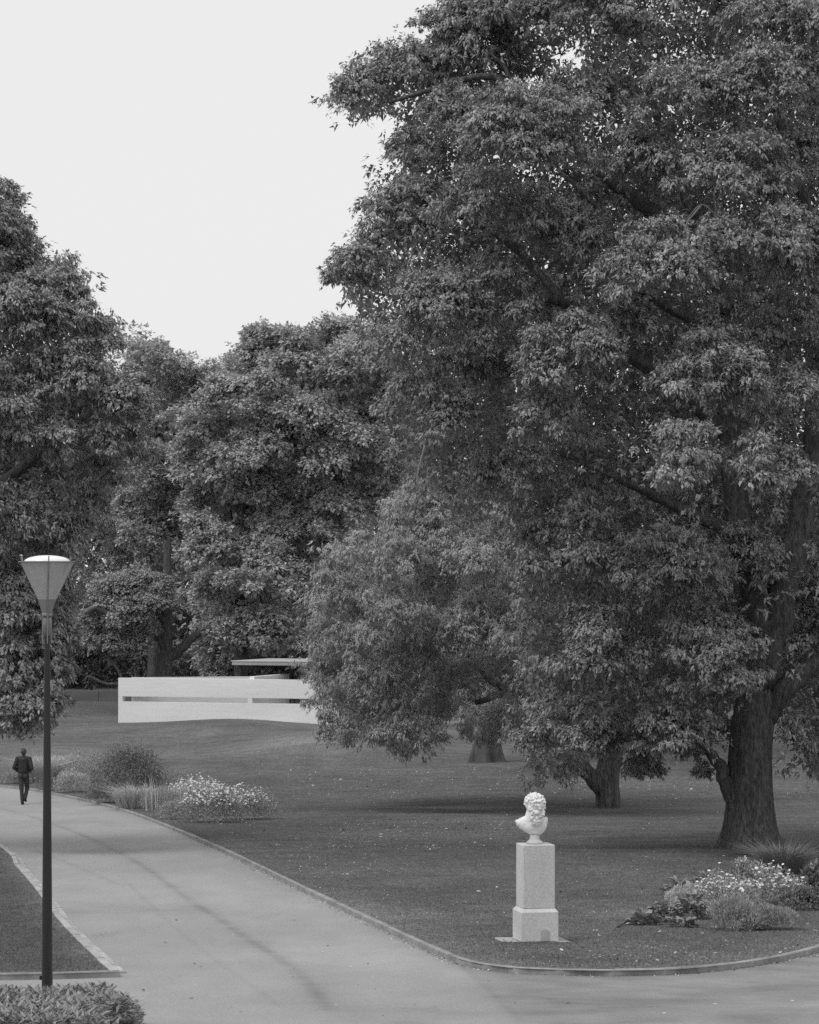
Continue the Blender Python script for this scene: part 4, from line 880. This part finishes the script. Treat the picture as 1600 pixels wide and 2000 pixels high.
# broad-leaved plants: each paddle-shaped leaf is a piece of its own
def paddle():
    V = []; Fc = []; prof = [(0, .10), (.15, .12), (.35, .62), (.6, 1.0), (.82, .85), (1.0, .25)]
    for t_, w_ in prof: z = .22*t_-.30*t_*t_; V += [(-.5*.5*w_, t_, z+.10*w_), (0, t_, z), (.5*.5*w_, t_, z+.10*w_)]
    for i in range(len(prof)-1): a = i*3; Fc += [(a, a+1, a+4, a+3), (a+1, a+2, a+5, a+4)]
    return V, Fc
pv, pf = paddle(); PADDLE = []
for k, tn in enumerate((.75, .95, 1.15)):
    me = mesh_np('leaf', np.array(pv), np.array(pf), leaf_mat('broad_leaf', .27, .38, .12, .5) if k == 0 else PADDLE[0].materials[0], {'tone': np.full(len(pv), tn)}, True); PADDLE.append(me)
for i, (lab, px, py, hw, ht, nn) in enumerate((('low clump of paddle shaped leaves at the lawn end of the round bed', 1258, 1812, 32, 34, 110), ('middle clump of large paddle shaped leaves on the kerb side of the bed', 1300, 1806, 42, 56, 170),
        ('tallest clump of dark paddle shaped leaves on the kerb side of the bed', 1350, 1800, 44, 66, 180), ('clump of paddle leaves behind the pale mat', 1325, 1752, 30, 40, 80), ('wider clump of paddle leaves behind the daisies', 1385, 1738, 44, 40, 120), ('small low paddle leaved rosette on the kerb side of the bed', 1333, 1817, 28, 24, 70))):
    b = gp(px, py-6); s_ = b[1]/F; root = tag(empty('broad_leaved_plant', tuple(b)), lab, 'plant', GR); r = np.random.default_rng(200+i)
    for j in range(nn):
        o = link('leaf', PADDLE[int(r.integers(3))], root); a = r.uniform(0, 6.283); q = math.sqrt(r.random())
        o.location = (math.cos(a)*q*hw*s_*.75, math.sin(a)*q*hw*s_*.55, max(0, ht*s_*(1-q*q*.9)*r.uniform(.25, .75)-.02)); sc_ = r.uniform(.09, .16); o.scale = (sc_, sc_, sc_)
        o.rotation_euler = (r.uniform(.0, 1.15), r.normal()*.25, a-math.pi/2+r.normal()*.5)
sk = gp(1205, 1812)
st_ = MB().tube(catmull([sk+np.array([0, 0, .01]), gp(1222, 1806)+np.array([0, 0, .03]), gp(1245, 1796)+np.array([0, 0, .05])], 4)-sk, np.linspace(.012, .006, 9), 6, .15, 1).build('fallen_stick', M['bark'], None, True, loc=tuple(sk))
tag(st_, 'dark fallen stick on the grass beside the paddle leaved clump', 'stick')
# low hedge at the foot of the lamp
r = np.random.default_rng(5); HB = gp(60, 1975); hd = tag(empty('low_hedge', tuple(HB)), 'low leafy hedge with lance shaped leaves at the foot of the lamp post', 'hedge')
n_ = 30000
xx = r.uniform(-6.2, -2.36, n_); yy = r.uniform(24.8, 28.55, n_)
edge = -2.50+.16*np.sin(yy*3.1)+.07*np.sin(yy*9.7)-.10*np.clip(yy-27.6, 0, 2)**2*1.6; keep = xx < edge+.02; xx, yy, edge = xx[keep], yy[keep], edge[keep]
hh = .25*np.clip((edge-xx)/.14, 0, 1)**.5*np.clip((28.6-yy)/.3, 0.05, 1)**.5*(1+.16*np.sin(xx*5+yy*3)*np.sin(yy*6.3)); n_ = len(xx)
zz = gz(xx, yy)-STEP+hh*r.uniform(.35, 1.05, n_)**.6
pos = np.stack([xx, yy, zz], 1)-HB; az = r.uniform(0, 6.283, n_); dd = np.stack([np.cos(az), np.sin(az), r.uniform(-.1, 1.3, n_)], 1); nn = norm(np.stack([-np.cos(az)*.5, -np.sin(az)*.5, np.ones(n_)], 1)+r.normal(size=(n_, 3))*.3); ln = r.uniform(.07, .125, n_)
tag(link('foliage', leaf_mesh('foliage', pos, dd, nn, ln, ln*.27, r.uniform(.65, 1.35, n_), leaf_mat('hedge_leaf', .26, .5, .18, .35), .35, .15), hd), kind='stuff')
gx = np.linspace(-6.5, -2.45, 24); gy = np.linspace(24.5, 28.5, 24); X, Y = np.meshgrid(gx, gy)
tag(link('garden_bed', mesh_np('garden_bed', np.stack([X, Y, gz(X, Y)-STEP+.02], -1).reshape(-1, 3), grid_faces(24, 24), M['soil'], None, True)), kind='structure')

# ------------------------------------------------------------------ litter and grass
def scatter_px(n, x0, x1, y0, y1, r): return np.stack([r.uniform(x0, x1, n), r.uniform(y0, y1, n)], 1)
def on_lawn(q): return q[:, 1] < np.interp(q[:, 0], kx[kord], KC[kord, 1])-3
def gpv(q, drop=0.0):
    """vectorised gp"""
    lo = np.full(len(q), 15.); hi = np.full(len(q), 400.)
    for _ in range(36):
        D = .5*(lo+hi); x = (q[:, 0]-800)*D/F; y = HZ+(CAMZ-gz(x, D)+drop)*F/D; lo = np.where(y > q[:, 1], D, lo); hi = np.where(y > q[:, 1], hi, D)
    x = (q[:, 0]-800)*D/F; return np.stack([x, D, gz(x, D)-drop], 1)
r = np.random.default_rng(9)
q = np.vstack([scatter_px(4200, -40, 1640, 1470, 1885, r), scatter_px(900, 560, 1100, 1500, 1560, r), scatter_px(1100, 640, 1050, 1600, 1660, r), scatter_px(900, 1100, 1600, 1480, 1560, r), scatter_px(260, 1050, 1600, 1850, 1890, r), scatter_px(500, 400, 760, 1600, 1720, r)]); q = q[on_lawn(q)]; p = gpv(q)+np.array([0, 0, .025]); n_ = len(p)
az = r.uniform(0, 6.283, n_); ln = r.uniform(.5, 1.1, n_)*(.012+.00045*p[:, 1])*np.where(r.random(n_) < .06, 2.4, 1)
tag(tag(link('leaf_litter', leaf_mesh('leaf_litter', p, np.stack([np.cos(az), np.sin(az), r.normal(size=n_)*.4], 1), np.array([0, 0, 1.])+r.normal(size=(n_, 3))*.5, ln, ln*.55, np.where(r.random(n_) < .12, .12, r.uniform(.3, 1.0, n_)), M['litter'])), 'pale fallen leaves and daisies speckling the lawn', 'litter'), kind='stuff')
q = scatter_px(150, 20, 1640, 1560, 1990, r); q = q[q[:, 1] > np.interp(q[:, 0], kx[kord], KC[kord, 1])+8]; p = gpv(q, STEP)+np.array([0, 0, .008])
S = resample(KW[(KW[:, 1] < 70)], .035); nn2 = len(S); Tn = norm(np.gradient(S[:, :2], axis=0)); off = r.exponential(.05, nn2)+.015; e = S.copy(); e[:, 0] += Tn[:, 1]*off; e[:, 1] -= Tn[:, 0]*off; e[:, 2] = gz(e[:, 0], e[:, 1])-STEP+.008
p = np.vstack([p, e]); n_ = len(p); az = r.uniform(0, 6.283, n_); ln = np.concatenate([r.uniform(.025, .07, n_-nn2), r.uniform(.012, .045, nn2)])
tag(tag(link('path_litter', leaf_mesh('path_litter', p, np.stack([np.cos(az), np.sin(az), r.normal(size=n_)*.3], 1), np.array([0, 0, 1.])+r.normal(size=(n_, 3))*.3, ln, ln*.5, np.where(r.random(n_) < .3, .12, r.uniform(.4, 1.2, n_)), M['litter'])), 'dry leaves lying along the kerb and on the path', 'litter'), kind='stuff')
q = scatter_px(110000, -30, 1640, 1560, 1895, r); q = q[on_lawn(q)]; q2 = scatter_px(14000, -40, 232, 1655, 1900, r); q2 = q2[q2[:, 1] > np.interp(q2[:, 0], LC[:, 0], LC[:, 1])+3]; q = np.vstack([q, q2])
p = gpv(q); p = p[np.minimum(seg_dist(p[:, 0], p[:, 1], KW[:, :2]), np.minimum(seg_dist(p[:, 0], p[:, 1], LW[:, :2]), seg_dist(p[:, 0], p[:, 1], SW[:, :2]))) > .105]; n_ = len(p); az = r.uniform(0, 6.283, n_); d = np.stack([np.cos(az)*.6, np.sin(az)*.6, np.ones(n_)], 1); hh = r.uniform(.018, .045, n_)
V = np.stack([p+np.stack([-np.sin(az)*.004, np.cos(az)*.004, np.full(n_, -.004)], 1), p-np.stack([-np.sin(az)*.004, np.cos(az)*.004, np.full(n_, .004)], 1), p+norm(d)*hh[:, None]], 1).reshape(-1, 3)
dr = dry_map(p[:, 0], p[:, 1])
tag(tag(link('grass', mesh_np('grass', V, np.arange(3*n_).reshape(-1, 3), M['blade'], {'tone': np.repeat(r.uniform(.4, 1.9, n_)*(1+.8*dr), 3)})), 'short mown grass blades over the lawn', 'grass'), kind='stuff')

# ------------------------------------------------------------------ sub-parts hang from the part that carries them
def carry(root, part, subs):
    host = next(c for c in root.children if c.name.split('.')[0] == part)
    for c in list(root.children):
        if c.name.split('.')[0] in subs: c.parent = host
carry(lamp, 'pole', ('pole_bracket',)); carry(lamp, 'sleeve', ('screw',)); carry(lamp, 'diffuser', ('rim',))
carry(cr, 'roof_slab', ('roof_sheet', 'roof_upstand', 'ceiling_panel')); carry(pl, 'base_block', ('patch',)); carry(iw, 'panel', ('coping',))
for o in list(bpy.data.objects):
    if any(c.name.split('.')[0] == 'flowers' for c in o.children): carry(o, 'flowers', ('flower_stalks',))
for t in (big, wt): carry(t, 'limb', ('branch',))
